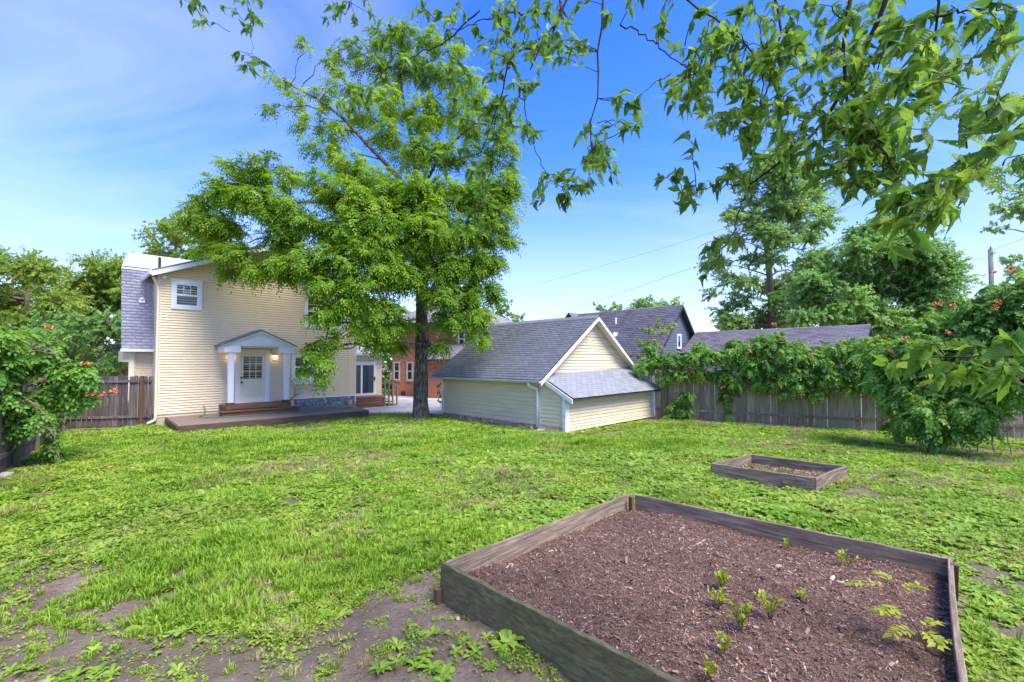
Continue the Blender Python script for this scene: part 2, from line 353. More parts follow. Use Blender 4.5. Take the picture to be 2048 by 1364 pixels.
def foreleaf():
    m, t, b = nodemat('insect_eaten_leaf')
    a = N(t, 'ShaderNodeAttribute', attribute_name='luv')
    oi = N(t, 'ShaderNodeObjectInfo')
    mu = N(t, 'ShaderNodeMath', operation='MULTIPLY'); mu.inputs[1].default_value = 3.0; t.links.new(oi.outputs['Random'], mu.inputs[0])
    va = N(t, 'ShaderNodeAttribute', attribute_name='var')
    ad = N(t, 'ShaderNodeMath', operation='ADD'); t.links.new(va.outputs['Fac'], ad.inputs[0]); t.links.new(oi.outputs['Random'], ad.inputs[1])
    fr = N(t, 'ShaderNodeMath', operation='FRACT'); t.links.new(ad.outputs[0], fr.inputs[0])
    r = N(t, 'ShaderNodeValToRGB'); e = r.color_ramp.elements
    e[0].color = (.055, .150, .018, 1); e[1].color = (.27, .42, .040, 1); x = e.new(.55); x.color = (.13, .28, .026, 1)
    t.links.new(fr.outputs[0], r.inputs[0])
    cv = N(t, 'ShaderNodeCombineXYZ'); t.links.new(fr.outputs[0], cv.inputs[2])
    sc = N(t, 'ShaderNodeVectorMath', operation='ADD'); t.links.new(a.outputs['Vector'], sc.inputs[0]); t.links.new(cv.outputs[0], sc.inputs[1])
    # side veins as slanted bands
    sx = N(t, 'ShaderNodeSeparateXYZ'); t.links.new(a.outputs['Vector'], sx.inputs[0])
    ab = N(t, 'ShaderNodeMath', operation='ABSOLUTE'); t.links.new(sx.outputs[1], ab.inputs[0])
    sl = N(t, 'ShaderNodeMath', operation='MULTIPLY_ADD'); sl.inputs[1].default_value = -.9; t.links.new(ab.outputs[0], sl.inputs[0]); t.links.new(sx.outputs[0], sl.inputs[2])
    sn = N(t, 'ShaderNodeMath', operation='MULTIPLY'); sn.inputs[1].default_value = 560; t.links.new(sl.outputs[0], sn.inputs[0])
    si = N(t, 'ShaderNodeMath', operation='SINE'); t.links.new(sn.outputs[0], si.inputs[0])
    mv = N(t, 'ShaderNodeMapRange'); mv.inputs[1].default_value = .55; mv.inputs[2].default_value = 1; mv.inputs[4].default_value = .16; t.links.new(si.outputs[0], mv.inputs[0])
    cm = N(t, 'ShaderNodeMix', data_type='RGBA'); cm.inputs['B'].default_value = (.15, .23, .03, 1)
    t.links.new(mv.outputs[0], cm.inputs['Factor']); t.links.new(r.outputs[0], cm.inputs['A'])
    # yellowed spots
    n2 = N(t, 'ShaderNodeTexNoise'); n2.inputs['Scale'].default_value = 45; t.links.new(sc.outputs[0], n2.inputs[0])
    m2 = N(t, 'ShaderNodeMapRange'); m2.inputs[1].default_value = .6; m2.inputs[2].default_value = .75; m2.inputs[4].default_value = .6; t.links.new(n2.outputs[0], m2.inputs[0])
    cy = N(t, 'ShaderNodeMix', data_type='RGBA'); cy.inputs['B'].default_value = (.30, .26, .02, 1)
    t.links.new(m2.outputs[0], cy.inputs['Factor']); t.links.new(cm.outputs['Result'], cy.inputs['A'])
    col = cy.outputs['Result']
    t.links.new(col, b.inputs['Base Color']); b.inputs['Roughness'].default_value = .5; b.inputs['Specular IOR Level'].default_value = .3
    bp = N(t, 'ShaderNodeBump'); bp.inputs['Strength'].default_value = .25; bp.inputs['Distance'].default_value = .002; t.links.new(si.outputs[0], bp.inputs['Height']); t.links.new(bp.outputs[0], b.inputs['Normal'])
    tr = N(t, 'ShaderNodeBsdfTranslucent'); h = N(t, 'ShaderNodeHueSaturation'); h.inputs['Value'].default_value = 1.5; h.inputs['Hue'].default_value = .49
    t.links.new(col, h.inputs['Color']); t.links.new(h.outputs[0], tr.inputs[0])
    ms = N(t, 'ShaderNodeMixShader'); ms.inputs[0].default_value = .52; t.links.new(b.outputs[0], ms.inputs[1]); t.links.new(tr.outputs[0], ms.inputs[2])
    # holes eaten between the veins
    n3 = N(t, 'ShaderNodeTexNoise'); n3.inputs['Scale'].default_value = 190; n3.inputs['Detail'].default_value = 2; t.links.new(sc.outputs[0], n3.inputs[0])
    th = N(t, 'ShaderNodeMapRange'); th.inputs[3].default_value = .72; th.inputs[4].default_value = .545; t.links.new(fr.outputs[0], th.inputs[0])
    gt = N(t, 'ShaderNodeMath', operation='GREATER_THAN'); t.links.new(n3.outputs[0], gt.inputs[0]); t.links.new(th.outputs[0], gt.inputs[1])
    tp = N(t, 'ShaderNodeBsdfTransparent')
    m3 = N(t, 'ShaderNodeMixShader'); t.links.new(gt.outputs[0], m3.inputs[0]); t.links.new(ms.outputs[0], m3.inputs[1]); t.links.new(tp.outputs[0], m3.inputs[2])
    t.links.new(m3.outputs[0], t.nodes['Material Output'].inputs[0])
    return m
M['leaf_fore'] = foreleaf()
def grassmat(name, a_, b_, c_, dry=(.34, .30, .11), dryamt=.5):
    """grass colours: a shift for each tuft, drifts across the lawn, straw-coloured patches"""
    m, t, b = nodemat(name)
    oi = N(t, 'ShaderNodeObjectInfo'); ge = N(t, 'ShaderNodeNewGeometry')
    no = N(t, 'ShaderNodeTexNoise'); no.inputs['Scale'].default_value = .7; no.inputs['Detail'].default_value = 5
    t.links.new(ge.outputs['Position'], no.inputs[0])
    va = N(t, 'ShaderNodeAttribute', attribute_name='var')
    s1 = N(t, 'ShaderNodeMath', operation='MULTIPLY_ADD'); s1.inputs[1].default_value = .45; t.links.new(va.outputs['Fac'], s1.inputs[0])
    s2 = N(t, 'ShaderNodeMath', operation='MULTIPLY_ADD'); s2.inputs[1].default_value = 1.1; s2.inputs[2].default_value = -.45; t.links.new(no.outputs[0], s2.inputs[0])
    s3 = N(t, 'ShaderNodeMath', operation='MULTIPLY_ADD'); s3.inputs[1].default_value = .35; t.links.new(oi.outputs['Random'], s3.inputs[0]); t.links.new(s2.outputs[0], s3.inputs[2])
    t.links.new(s3.outputs[0], s1.inputs[2])
    r = N(t, 'ShaderNodeValToRGB'); e = r.color_ramp.elements
    e[0].position = .05; e[0].color = c4(a_); e[1].position = .9; e[1].color = c4(c_); x = e.new(.45); x.color = c4(b_)
    t.links.new(s1.outputs[0], r.inputs[0])
    n2 = N(t, 'ShaderNodeTexNoise'); n2.inputs['Scale'].default_value = .42; n2.inputs['Detail'].default_value = 6; n2.inputs['Roughness'].default_value = .65
    of = N(t, 'ShaderNodeVectorMath', operation='ADD'); of.inputs[1].default_value = (31.7, 4.2, 0); t.links.new(ge.outputs['Position'], of.inputs[0]); t.links.new(of.outputs[0], n2.inputs[0])
    mr = N(t, 'ShaderNodeMapRange'); mr.inputs[1].default_value = .54; mr.inputs[2].default_value = .68; mr.inputs[4].default_value = dryamt; t.links.new(n2.outputs[0], mr.inputs[0])
    rm = N(t, 'ShaderNodeMath', operation='MULTIPLY'); t.links.new(mr.outputs[0], rm.inputs[0])
    rr = N(t, 'ShaderNodeMath', operation='MULTIPLY'); rr.inputs[1].default_value = 7.31; t.links.new(oi.outputs['Random'], rr.inputs[0])
    rf = N(t, 'ShaderNodeMath', operation='FRACT'); t.links.new(rr.outputs[0], rf.inputs[0]); t.links.new(rf.outputs[0], rm.inputs[1])
    mm = N(t, 'ShaderNodeMix', data_type='RGBA'); mm.inputs['B'].default_value = c4(dry)
    t.links.new(rm.outputs[0], mm.inputs['Factor']); t.links.new(r.outputs[0], mm.inputs['A'])
    col = mm.outputs['Result']
    t.links.new(col, b.inputs['Base Color']); b.inputs['Roughness'].default_value = .5; b.inputs['Specular IOR Level'].default_value = .3
    tr = N(t, 'ShaderNodeBsdfTranslucent'); t.links.new(col, tr.inputs[0])
    ms = N(t, 'ShaderNodeMixShader'); ms.inputs[0].default_value = .4; t.links.new(b.outputs[0], ms.inputs[1]); t.links.new(tr.outputs[0], ms.inputs[2])
    t.links.new(ms.outputs[0], t.nodes['Material Output'].inputs[0])
    return m
M['grass'] = grassmat('lawn_grass', (.14, .27, .018), (.25, .43, .028), (.44, .56, .06))
M['weed'] = grassmat('broad_lawn_weed', (.13, .26, .026), (.26, .42, .040), (.46, .58, .10))
M['clover'] = grassmat('small_lawn_weed', (.15, .27, .028), (.29, .42, .045), (.46, .55, .09), dry=(.30, .22, .10))
M['straw'] = grassmat('dry_lawn_grass', (.30, .25, .09), (.44, .37, .16), (.54, .48, .22))

# ------------------------------------------------------------------ mesh helpers
class MB:
    def __init__(s): s.v = []; s.f = []
    def add(s, vs, fs):
        o = len(s.v); s.v += [tuple(map(float, p)) for p in vs]; s.f += [tuple(i + o for i in f) for f in fs]; return s
    def box(s, x0, x1, y0, y1, z0, z1):
        return s.add([(x0, y0, z0), (x1, y0, z0), (x1, y1, z0), (x0, y1, z0), (x0, y0, z1), (x1, y0, z1), (x1, y1, z1), (x0, y1, z1)],
                     [(3, 2, 1, 0), (4, 5, 6, 7), (0, 1, 5, 4), (1, 2, 6, 5), (2, 3, 7, 6), (3, 0, 4, 7)])
    def hexa(s, p):            # 8 corners, bottom 4 then top 4
        return s.add(p, [(3, 2, 1, 0), (4, 5, 6, 7), (0, 1, 5, 4), (1, 2, 6, 5), (2, 3, 7, 6), (3, 0, 4, 7)])
    def prism(s, poly, a, b, axis='y'):
        n = len(poly)
        f = {'y': lambda p, t: (p[0], t, p[1]), 'x': lambda p, t: (t, p[0], p[1]), 'z': lambda p, t: (p[0], p[1], t)}[axis]
        vs = [f(p, a) for p in poly] + [f(p, b) for p in poly]
        return s.add(vs, [tuple(range(n - 1, -1, -1)), tuple(range(n, 2 * n))] + [(i, (i + 1) % n, n + (i + 1) % n, n + i) for i in range(n)])
    def tube(s, pts, rad, n=6, cap=True):
        pts = [Vector(p) for p in pts]
        if not hasattr(rad, '__len__'): rad = [rad] * len(pts)
        o = len(s.v); up = None
        for i, p in enumerate(pts):
            d = (pts[min(i + 1, len(pts) - 1)] - pts[max(i - 1, 0)]).normalized()
            if up is None: up = Vector((0, 0, 1)) if abs(d.z) < .9 else Vector((1, 0, 0))
            a = d.cross(up).normalized(); b_ = a.cross(d).normalized(); up = b_
            for k in range(n):
                t = 2 * math.pi * k / n
                s.v.append(tuple(p + (a * math.cos(t) + b_ * math.sin(t)) * rad[i]))
        for i in range(len(pts) - 1):
            for k in range(n):
                s.f.append((o + i * n + k, o + i * n + (k + 1) % n, o + (i + 1) * n + (k + 1) % n, o + (i + 1) * n + k))
        if cap:
            s.f.append(tuple(o + k for k in range(n - 1, -1, -1))); e = o + (len(pts) - 1) * n
            s.f.append(tuple(e + k for k in range(n)))
        return s
    def mesh(s, name, mat, smooth=False, bevel=0):
        me = bpy.data.meshes.new(name); me.from_pydata(s.v, [], s.f)
        bm = bmesh.new(); bm.from_mesh(me)
        bmesh.ops.recalc_face_normals(bm, faces=bm.faces)
        if bevel: bmesh.ops.bevel(bm, geom=list(bm.edges), offset=bevel, segments=1, affect='EDGES')
        bm.to_mesh(me); bm.free()
        me.materials.append(mat)
        if smooth: me.polygons.foreach_set('use_smooth', [True] * len(me.polygons))
        me.update(); return me
    def build(s, name, mat, parent=None, smooth=False, bevel=0, loc=(0, 0, 0), rot=(0, 0, 0)):
        return link(name, s.mesh(name, mat, smooth, bevel), parent, loc, rot)
def link(name, me, parent=None, loc=(0, 0, 0), rot=(0, 0, 0), scale=(1, 1, 1)):
    o = bpy.data.objects.new(name, me); C.objects.link(o)
    o.parent = parent; o.location = loc; o.rotation_euler = rot; o.scale = scale
    return o
def npmesh(name, V, Fc, mat, var=None, extra=None, smooth=False):
    V = np.asarray(V, np.float32); Fc = np.asarray(Fc, np.int32); k = Fc.shape[1]
    me = bpy.data.meshes.new(name)
    me.vertices.add(len(V)); me.vertices.foreach_set('co', V.ravel())
    me.loops.add(Fc.size); me.loops.foreach_set('vertex_index', Fc.ravel())
    me.polygons.add(len(Fc)); me.polygons.foreach_set('loop_start', np.arange(0, Fc.size, k, dtype=np.int32))
    if smooth: me.polygons.foreach_set('use_smooth', np.ones(len(Fc), bool))
    me.update(calc_edges=True)
    if var is not None:
        a = me.attributes.new('var', 'FLOAT', 'POINT'); a.data.foreach_set('value', np.asarray(var, np.float32))
    if extra is not None:
        a = me.attributes.new('luv', 'FLOAT_VECTOR', 'POINT'); a.data.foreach_set('vector', np.asarray(extra, np.float32).ravel())
    me.materials.append(mat)
    return me
def thing(name, label, cat, loc=(0, 0, 0), rz=0, group=None):
    o = bpy.data.objects.new(name, None); C.objects.link(o); o.empty_display_size = .2
    o.location = loc; o.rotation_euler = (0, 0, rz); tag(o, label, cat, group); return o
def tag(o, label=None, cat=None, group=None, kind=None):
    if label: o['label'] = label
    if cat: o['category'] = cat
    if group: o['group'] = group
    if kind: o['kind'] = kind
    return o

# ---- leaves
def leaf_quads(P, D, Nn, L, W, fold=.12):
    Sd = norm(np.cross(D, Nn)); N2 = np.cross(Sd, D); n = len(P)
    L = np.broadcast_to(L, n)[:, None]; W = np.broadcast_to(W, n)[:, None]
    mid = P + D * L * .42
    V = np.stack([P, mid + Sd * W * .5 + N2 * W * fold, P + D * L - N2 * L * .08, mid - Sd * W * .5 + N2 * W * fold], 1).reshape(-1, 3)
    b = np.arange(n)[:, None] * 4
    Fc = np.concatenate([b + [0, 2, 1], b + [0, 3, 2]], 0)
    return V, Fc
def compound(B, D, U, Lr, pairs, ll, lw, r, droop=.45, spread=.85):
    """pinnate leaves: returns base, direction, normal, length, width, leaf id of every leaflet"""
    n = len(B); Sd = norm(np.cross(D, U)); dn = np.array([0, 0, -1.0])
    Lr = np.broadcast_to(Lr, n)[:, None]
    Ps, Ds, Ns, Ls, Ws, ids = [], [], [], [], [], []
    for j in range(pairs + 1):
        s = .22 + .78 * j / pairs
        pos = B + D * Lr * s + dn * Lr * droop * s * s
        tan = norm(D + dn * 2 * droop * s)
        nr = norm(np.cross(Sd, tan) + r.normal(0, .25, (n, 3)))
        nr = np.where((nr[:, 2:3] < 0) , -nr, nr)
        for sg in ((1, -1) if j < pairs else (0,)):
            d = norm(tan * (.55 if sg else 1) + Sd * sg * spread + dn * .22 + r.normal(0, .12, (n, 3)))
            Ps.append(pos); Ds.append(d); Ns.append(nr)
            k = ll * (1 - .35 * abs(s - .6)) * r.uniform(.8, 1.15, n)
            Ls.append(k); Ws.append(lw * k / ll); ids.append(np.arange(n))
    return [np.concatenate(a) for a in (Ps, Ds, Ns, Ls, Ws, ids)]
def np_tubes(paths, r0, r1, n=3):
    """many thin tapered tubes at once; paths (m, k, 3)"""
    m, k, _ = paths.shape
    tan = np.gradient(paths, axis=1); tan = norm(tan)
    ref = np.where(np.abs(tan[..., 2:3]) > .9, np.array([1., 0, 0]), np.array([0, 0, 1.]))
    a = norm(np.cross(tan, ref)); b = np.cross(a, tan)
    r0 = np.broadcast_to(r0, m); r1 = np.broadcast_to(r1, m)
    rad = (r0[:, None] + (r1 - r0)[:, None] * np.linspace(0, 1, k)[None])[..., None]
    V = np.stack([paths + (a * math.cos(2 * math.pi * i / n) + b * math.sin(2 * math.pi * i / n)) * rad for i in range(n)], 2)
    idx = np.arange(m * k * n).reshape(m, k, n)
    A = idx[:, :-1, :]; Bn = idx[:, 1:, :]
    Fc = np.stack([A, np.roll(A, -1, 2), np.roll(Bn, -1, 2), Bn], -1).reshape(-1, 4)
    return V.reshape(-1, 3), Fc
def curve(a, b, lift=0.0, k=5, wob=0.0, r=None):
    s = np.linspace(0, 1, k)[:, None]
    p = a + (b - a) * s; p[:, 2] += lift * 4 * (s * (1 - s))[:, 0]
    if wob: p[1:-1] += r.normal(0, wob, (k - 2, 3))
    return p
def clump_twigs(c, rad, base, ntw, r, flat=.0, k=5):
    """twig paths from near the clump's base out to its surface"""
    d = norm(r.normal(size=(ntw, 3))); d[:, 2] = d[:, 2] * (1 - flat) + r.uniform(-.1, .35, ntw) * flat + .08
    end = c + d * rad * r.uniform(.55, 1.08, ntw)[:, None]
    st = c + (base - c) * r.uniform(.05, .6, ntw)[:, None] + norm(r.normal(size=(ntw, 3))) * rad * .15
    s = np.linspace(0, 1, k)[None, :, None]
    p = st[:, None] + (end - st)[:, None] * s
    ln = np.linalg.norm(end - st, axis=1)
    p[..., 2] += (ln[:, None] * .16) * 4 * (s[..., 0] * (1 - s[..., 0]))
    p[:, 1:-1] += r.normal(0, .04, (ntw, k - 2, 3)) * ln[:, None, None]
    return p
def along(paths, nl, r, lo=.25):
    m, k, _ = paths.shape
    s = lo + (1 - lo) * (np.arange(nl)[None] + r.uniform(0, 1, (m, nl))) / nl
    s = np.clip(s, 0, .9999); x = s * (k - 1); i = x.astype(int); f = (x - i)[..., None]
    mi = np.arange(m)[:, None]
    p = paths[mi, i] * (1 - f) + paths[mi, i + 1] * f
    t = norm(paths[mi, i + 1] - paths[mi, i])
    return p.reshape(-1, 3), t.reshape(-1, 3), np.repeat(np.arange(m), nl)
def foliage(clumps, limbs, r, ntw, nl, kind, size, trunkmat, parent, leafm, tk=5, droop=.45, twig_r=.012, flat=.3, pairs=5, tint=.25, limb_r=.05, lo=.25, crown='crown', limbname='limb', dens=None):
    """crown of leaves on twigs, and limbs from a skeleton to each clump"""
    allp = []; var = []; LV = []; LF = []; off = 0
    sk = np.concatenate(limbs)
    limbpaths = []
    tw = []
    cv = r.uniform(-.12, .12, len(clumps))
    for ci, cl in enumerate(clumps):
        c = np.array(cl[0]); rad = np.array(cl[1]) * np.ones(3)
        dd = np.linalg.norm(sk - c, axis=1) + np.maximum(0, sk[:, 2] - c[2] + .2) * 1.5
        b = sk[np.argmin(dd)]
        limbpaths.append(curve(b, c, lift=.06 * np.linalg.norm(c - b), k=6, wob=.05 * np.linalg.norm(c - b) ** .5, r=r))
        vol = float(np.prod(rad)) ** (2 / 3)
        n_ = max(3, int(ntw * vol * (cl[2] if len(cl) > 2 else 1)))
        p = clump_twigs(c, rad, c + (b - c) * min(1, rad.mean() / max(np.linalg.norm(b - c), .1)), n_, r, flat, tk)
        tw.append(p)
        P, T, ti = along(p, nl, r, lo)
        n = len(P)
        out = norm(P - c)
        D = norm(T * .5 + norm(r.normal(size=(n, 3))) * .75 + out * .35 + np.array([0, 0, -.1]))
        U = norm(np.array([0, 0, 1.0]) + r.normal(0, .35, (n, 3)) + out * .25)
        v0 = .5 + cv[ci] + r.normal(0, tint * .6, n)
        v0 += .18 * np.clip((P[:, 2] - c[2]) / rad[2], -1, 1) * 0
        if kind == 'compound':
            a = compound(P, D, U, size[0] * r.uniform(.7, 1.2, n), pairs, size[1], size[2], r, droop)
            vv = v0[a[5]] + r.normal(0, .06, len(a[0]))
            V, Fc = leaf_quads(*a[:5])
        else:
            D = norm(D + np.array([0, 0, -droop])); U = norm(U * .6 + out * .7 + r.normal(0, .35, (n, 3)))
            k = size[0] * r.uniform(.65, 1.25, n)
            V, Fc = leaf_quads(P, D, U, k, k * size[1])
            vv = v0
        LV.append(V); LF.append(Fc + off); off += len(V); var.append(np.repeat(vv, 4))
    o = link(crown, npmesh(crown, np.concatenate(LV), np.concatenate(LF), leafm, np.clip(np.concatenate(var), 0, 1)), parent)
    tag(o, kind='stuff')
    tws = np.concatenate(tw)
    V1, F1 = np_tubes(tws, twig_r, twig_r * .3, 3)
    lp = np.stack(limbpaths)
    ln = np.linalg.norm(lp[:, -1] - lp[:, 0], axis=1)
    V2, F2 = np_tubes(lp, np.clip(limb_r * (.35 + ln * .22), limb_r * .3, limb_r * 1.5), twig_r, 5)
    o2 = link(limbname, npmesh(limbname, np.concatenate([V1, V2]), np.concatenate([F1, F2 + len(V1)]), trunkmat), parent)
    tag(o2, kind='stuff')
    return o
def shingles(name, mat, p00, p10, p01, p11, rows, tab, parent, r, th=.012, sag=0.0, lim=None, z=0.0):
    """asphalt tabs laid in courses over a four-cornered roof patch, each tab its own wedge"""
    p00, p10, p01, p11 = [np.array(p, float) for p in (p00, p10, p01, p11)]
    V = []; Fc = []; var = []
    nrm = norm(np.cross(p10 - p00, p01 - p00)); nrm = nrm if nrm[2] > 0 else -nrm
    def P(a, b, h):
        p = (p00 * (1 - a) + p10 * a) * (1 - b) + (p01 * (1 - a) + p11 * a) * b
        p = p + nrm * (h + z); p[2] -= sag * 4 * a * (1 - a) * (.4 + .6 * b); return p
    for i in range(rows):
        wid = np.linalg.norm((p10 - p00) * (1 - i / rows) + (p11 - p01) * i / rows)
        n = max(1, int(round(wid / tab)))
        o = ((i % 2) * .5 + r.uniform(-.06, .06))
        for j in range(-1, n + 1):
            a0 = (j + o) / n; a1 = (j + 1 + o) / n - .006 / wid * 2
            a0 = max(a0, 0); a1 = min(a1, 1)
            if a1 - a0 < .005: continue
            b0 = (i + r.uniform(-.05, .05)) / rows; b1 = min(1, (i + 1.25) / rows)
            t_ = th * r.uniform(.8, 1.5)
            k = len(V)
            V += [P(a0, b0, 0), P(a1, b0, 0), P(a0, b0, t_), P(a1, b0, t_), P(a0, b1, .001), P(a1, b1, .001)]
            Fc += [(k, k + 1, k + 3, k + 2), (k + 2, k + 3, k + 5, k + 4)]
            var += [r.random()] * 6
    o = link(name, npmesh(name, V, Fc, mat, var), parent)
    tag(o, kind='stuff')
    return o

# ------------------------------------------------------------------ ground
xs = np.concatenate([np.linspace(-500, -40, 8), np.linspace(-30, -6.2, 60), np.linspace(-6, 6, 241), np.linspace(6.2, 30, 60), np.linspace(40, 500, 8)])
ys = np.concatenate([np.linspace(-60, -4, 6), np.linspace(-2, 1.6, 16), np.linspace(1.7, 6, 96), np.linspace(6.2, 24, 90), np.linspace(28, 60, 9), np.linspace(90, 900, 8)])
gx, gy = np.meshgrid(xs, ys, indexing='ij')
fade = np.clip((17 - gy) / 2, 0, 1) * np.clip((14 - np.abs(gx)) / 2, 0, 1)
def micro(x, y):
    return (fbm(x, y, .9, 3) - .5) * .10 + (fbm(x, y, 5, 6) - .5) * .045 + (fbm(x, y, 14, 9) - .5) * .045 * np.clip(5.8 - np.asarray(y, float), 0, 1) * np.clip(5.9 - np.abs(x), 0, 1)
gzz = gz(gy) + micro(gx, gy) * fade
def ground_z(x, y):
    x = np.asarray(x, float); y = np.asarray(y, float)
    fd = np.clip((17 - y) / 2, 0, 1) * np.clip((14 - np.abs(x)) / 2, 0, 1)
    return gz(y) + micro(x, y) * fd
nx, ny = gx.shape
gi = np.arange(nx * ny).reshape(nx, ny)
GF = np.stack([gi[:-1, :-1], gi[1:, :-1], gi[1:, 1:], gi[:-1, 1:]], -1).reshape(-1, 4)
tag(link('ground', npmesh('ground', np.stack([gx, gy, gzz], -1).reshape(-1, 3), GF, M['soil'], smooth=True)), kind='structure')
dr = MB()
dr.add([(-7.6, 20.9, -.385), (-3.35, 20.2, -.385), (-2.2, 21.3, -.385), (1.0, 28.6, -.385), (-8.6, 31.0, -.385), (-22, 45, -.385), (-30, 38, -.385)], [(0, 1, 2, 3, 4, 5, 6)])
tag(dr.build('driveway', M['concrete']), kind='structure')

# ------------------------------------------------------------------ cream house
house = thing('house', 'cream clapboard house with white gabled porch, low deck along it and grey gambrel roof', 'house', (-13.15, 16.73, -.4), R(45))
def laps(mb, xr, z0, z1, e, y=0.0, lip=.016):
    """clapboards facing -y, from z0 to z1, xr(z) gives the ends"""
    z = z0
    while z < z1 - .005:
        zt = min(z + e, z1); a0, a1 = xr(z); b0, b1 = xr(zt)
        if a1 - a0 < .03: break
        zm = z + (zt - z) * .72; k0 = a0 + (b0 - a0) * .72; k1 = a1 + (b1 - a1) * .72
        mb.add([(a0, y - lip, z), (a1, y - lip, z), (k1, y - lip * .55, zm), (k0, y - lip * .55, zm), (k0, y - .002, zm), (k1, y - .002, zm), (b1, y - .002, zt), (b0, y - .002, zt), (a0, y - .002, z), (a1, y - .002, z)],
               [(0, 1, 2, 3), (3, 2, 5, 4), (4, 5, 6, 7), (8, 9, 1, 0)])
        z = zt
def gable(x0, x1, ze, xa, za):
    def f(z):
        if z <= ze: return x0, x1
        k = (z - ze) / (za - ze); return x0 + (xa - x0) * k, x1 + (xa - x1) * k
    return f
MB().prism([(0, .3), (7.7, .3), (7.7, 5.72), (3.85, 7.3), (0, 5.72)], .001, 2.4).build('wall', M['cream'], house)
m = MB(); laps(m, gable(0, 7.7, 5.72, 3.85, 7.3), .42, 7.3, .098, 0, .042)
m.build('siding', M['cream'], house)
m = MB(); laps(m, lambda z: (0, 1.2), .42, 5.7, .075); o = m.build('siding', M['cream'], house, rot=(0, 0, R(90)), loc=(7.7, 0, 0))
MB().box(-.02, 7.72, .02, 2.4, -.1, .40).build('foundation', M['found_tan'], house)
for xx in (.02, 7.68):
    MB().box(xx - .045, xx + .045, -.03, .02, .41, 5.7).build('corner_board', M['cream_trim'], house)
# stone faced foundation, stone by stone
MB().box(4.86, 7.66, -.05, .0, .0, .70).build('stone_backing', M['mortar'], house)
MB().box(4.84, 7.72, -.075, -.017, .702, .735).build('white_ledge', M['white'], house)
smesh = []
for k in range(6):
    r_ = np.random.default_rng(40 + k); n = r_.integers(6, 9); a = np.sort(r_.uniform(0, 2 * math.pi, n)) ; a = np.linspace(0, 2 * math.pi, n, endpoint=False) + r_.uniform(-.25, .25, n)
    rad = r_.uniform(.8, 1.1, n); mb = MB()
    o_ = [(math.cos(t) * s, 0, math.sin(t) * s) for t, s in zip(a, rad)]; i_ = [(math.cos(t) * s * .78, -.35, math.sin(t) * s * .78) for t, s in zip(a, rad)]
    mb.add(o_ + i_, [(j, (j + 1) % n, n + (j + 1) % n, n + j) for j in range(n)] + [tuple(range(n, 2 * n))])
    smesh.append(mb.mesh('stone', M['rock']))
pts = []
for tr in range(3000):
    p = (rng.uniform(4.93, 7.6), rng.uniform(.17, .64)); s = rng.uniform(.05, .095)
    if all((p[0] - a[0]) ** 2 + (p[1] - a[1]) ** 2 > (s + a[2]) ** 2 * .86 for a in pts): pts.append((p[0], p[1], s))
for i, (x, z, s) in enumerate(pts):
    link('stone', smesh[i % 6], house, (x, -.05, z), (0, rng.uniform(0, 6), 0), (s, .07, s))

def window(parent, x0, x1, z0, z1, y=0.0, trim=.10, sashes=((0, 0, 1, .5, 1, 1), (0, .5, 1, 1, 3, 2)), blinds=0, tm='white', sill=True):
    """trim as the part; sash frames, single panes, blind slats and the dark room as its pieces.
    sash: left, bottom, right, top as shares of the opening, then pane columns and rows"""
    t = MB()
    t.box(x0, x0 + trim, y - .072, y, z0, z1).box(x1 - trim, x1, y - .072, y, z0, z1)
    t.box(x0 + trim, x1 - trim, y - .075, y, z1 - trim * 1.15, z1).box(x0 + trim, x1 - trim, y - .075, y, z0, z0 + trim)
    if sill: t.box(x0 - .03, x1 + .03, y - .09, y - .018, z1 + .001, z1 + .025)
    wp = t.build('window', M[tm], parent)
    X0, X1, Z0, Z1 = x0 + trim, x1 - trim, z0 + trim, z1 - trim * 1.15
    MB().box(X0, X1, y - .027, y - .019, Z0, Z1).build('dark_room', M['interior'], wp)
    if blinds:
        b = MB(); n = int((Z1 - Z0) / .045)
        for i in range(n):
            zz = Z0 + (i + .5) * (Z1 - Z0) / n
            b.add([(X0 + .02, y - .040, zz - .010), (X1 - .02, y - .040, zz - .010), (X1 - .02, y - .030, zz + .006), (X0 + .02, y - .030, zz + .006)], [(0, 1, 2, 3)])
        b.build('blind', M['blind'], wp)
    fr = MB(); w_ = .035
    for (a, b_, c_, d_, nc, nr) in sashes:
        sx0 = X0 + (X1 - X0) * a; sx1 = X0 + (X1 - X0) * c_; sz0 = Z0 + (Z1 - Z0) * b_; sz1 = Z0 + (Z1 - Z0) * d_
        fr.box(sx0, sx0 + w_, y - .062, y - .03, sz0, sz1).box(sx1 - w_, sx1, y - .062, y - .03, sz0, sz1)
        fr.box(sx0 + w_, sx1 - w_, y - .060, y - .03, sz0, sz0 + w_).box(sx0 + w_, sx1 - w_, y - .060, y - .03, sz1 - w_, sz1)
        px0, px1, pz0, pz1 = sx0 + w_, sx1 - w_, sz0 + w_, sz1 - w_
        for i in range(nc):
            for j in range(nr):
                a0 = px0 + (px1 - px0) * i / nc; a1 = px0 + (px1 - px0) * (i + 1) / nc; b0 = pz0 + (pz1 - pz0) * j / nr; b1 = pz0 + (pz1 - pz0) * (j + 1) / nr
                MB().add([(a0, y - .045, b0), (a1, y - .045, b0), (a1, y - .045, b1), (a0, y - .045, b1)], [(0, 1, 2, 3)]).build('pane', M['glass'], wp)
                if i: fr.box(a0 - .010, a0 + .010, y - .056, y - .042, b0, b1)
                if j: fr.box(a0 + .010, a1 - .010, y - .055, y - .042, b0 - .010, b0 + .010)
    fr.build('sash', M[tm], wp)
    return wp
two = ((0, 0, 1, .5, 1, 1), (0, .5, 1, 1, 3, 2))
window(house, .34, 1.32, 4.38, 5.50, trim=.135, sashes=two, blinds=1)
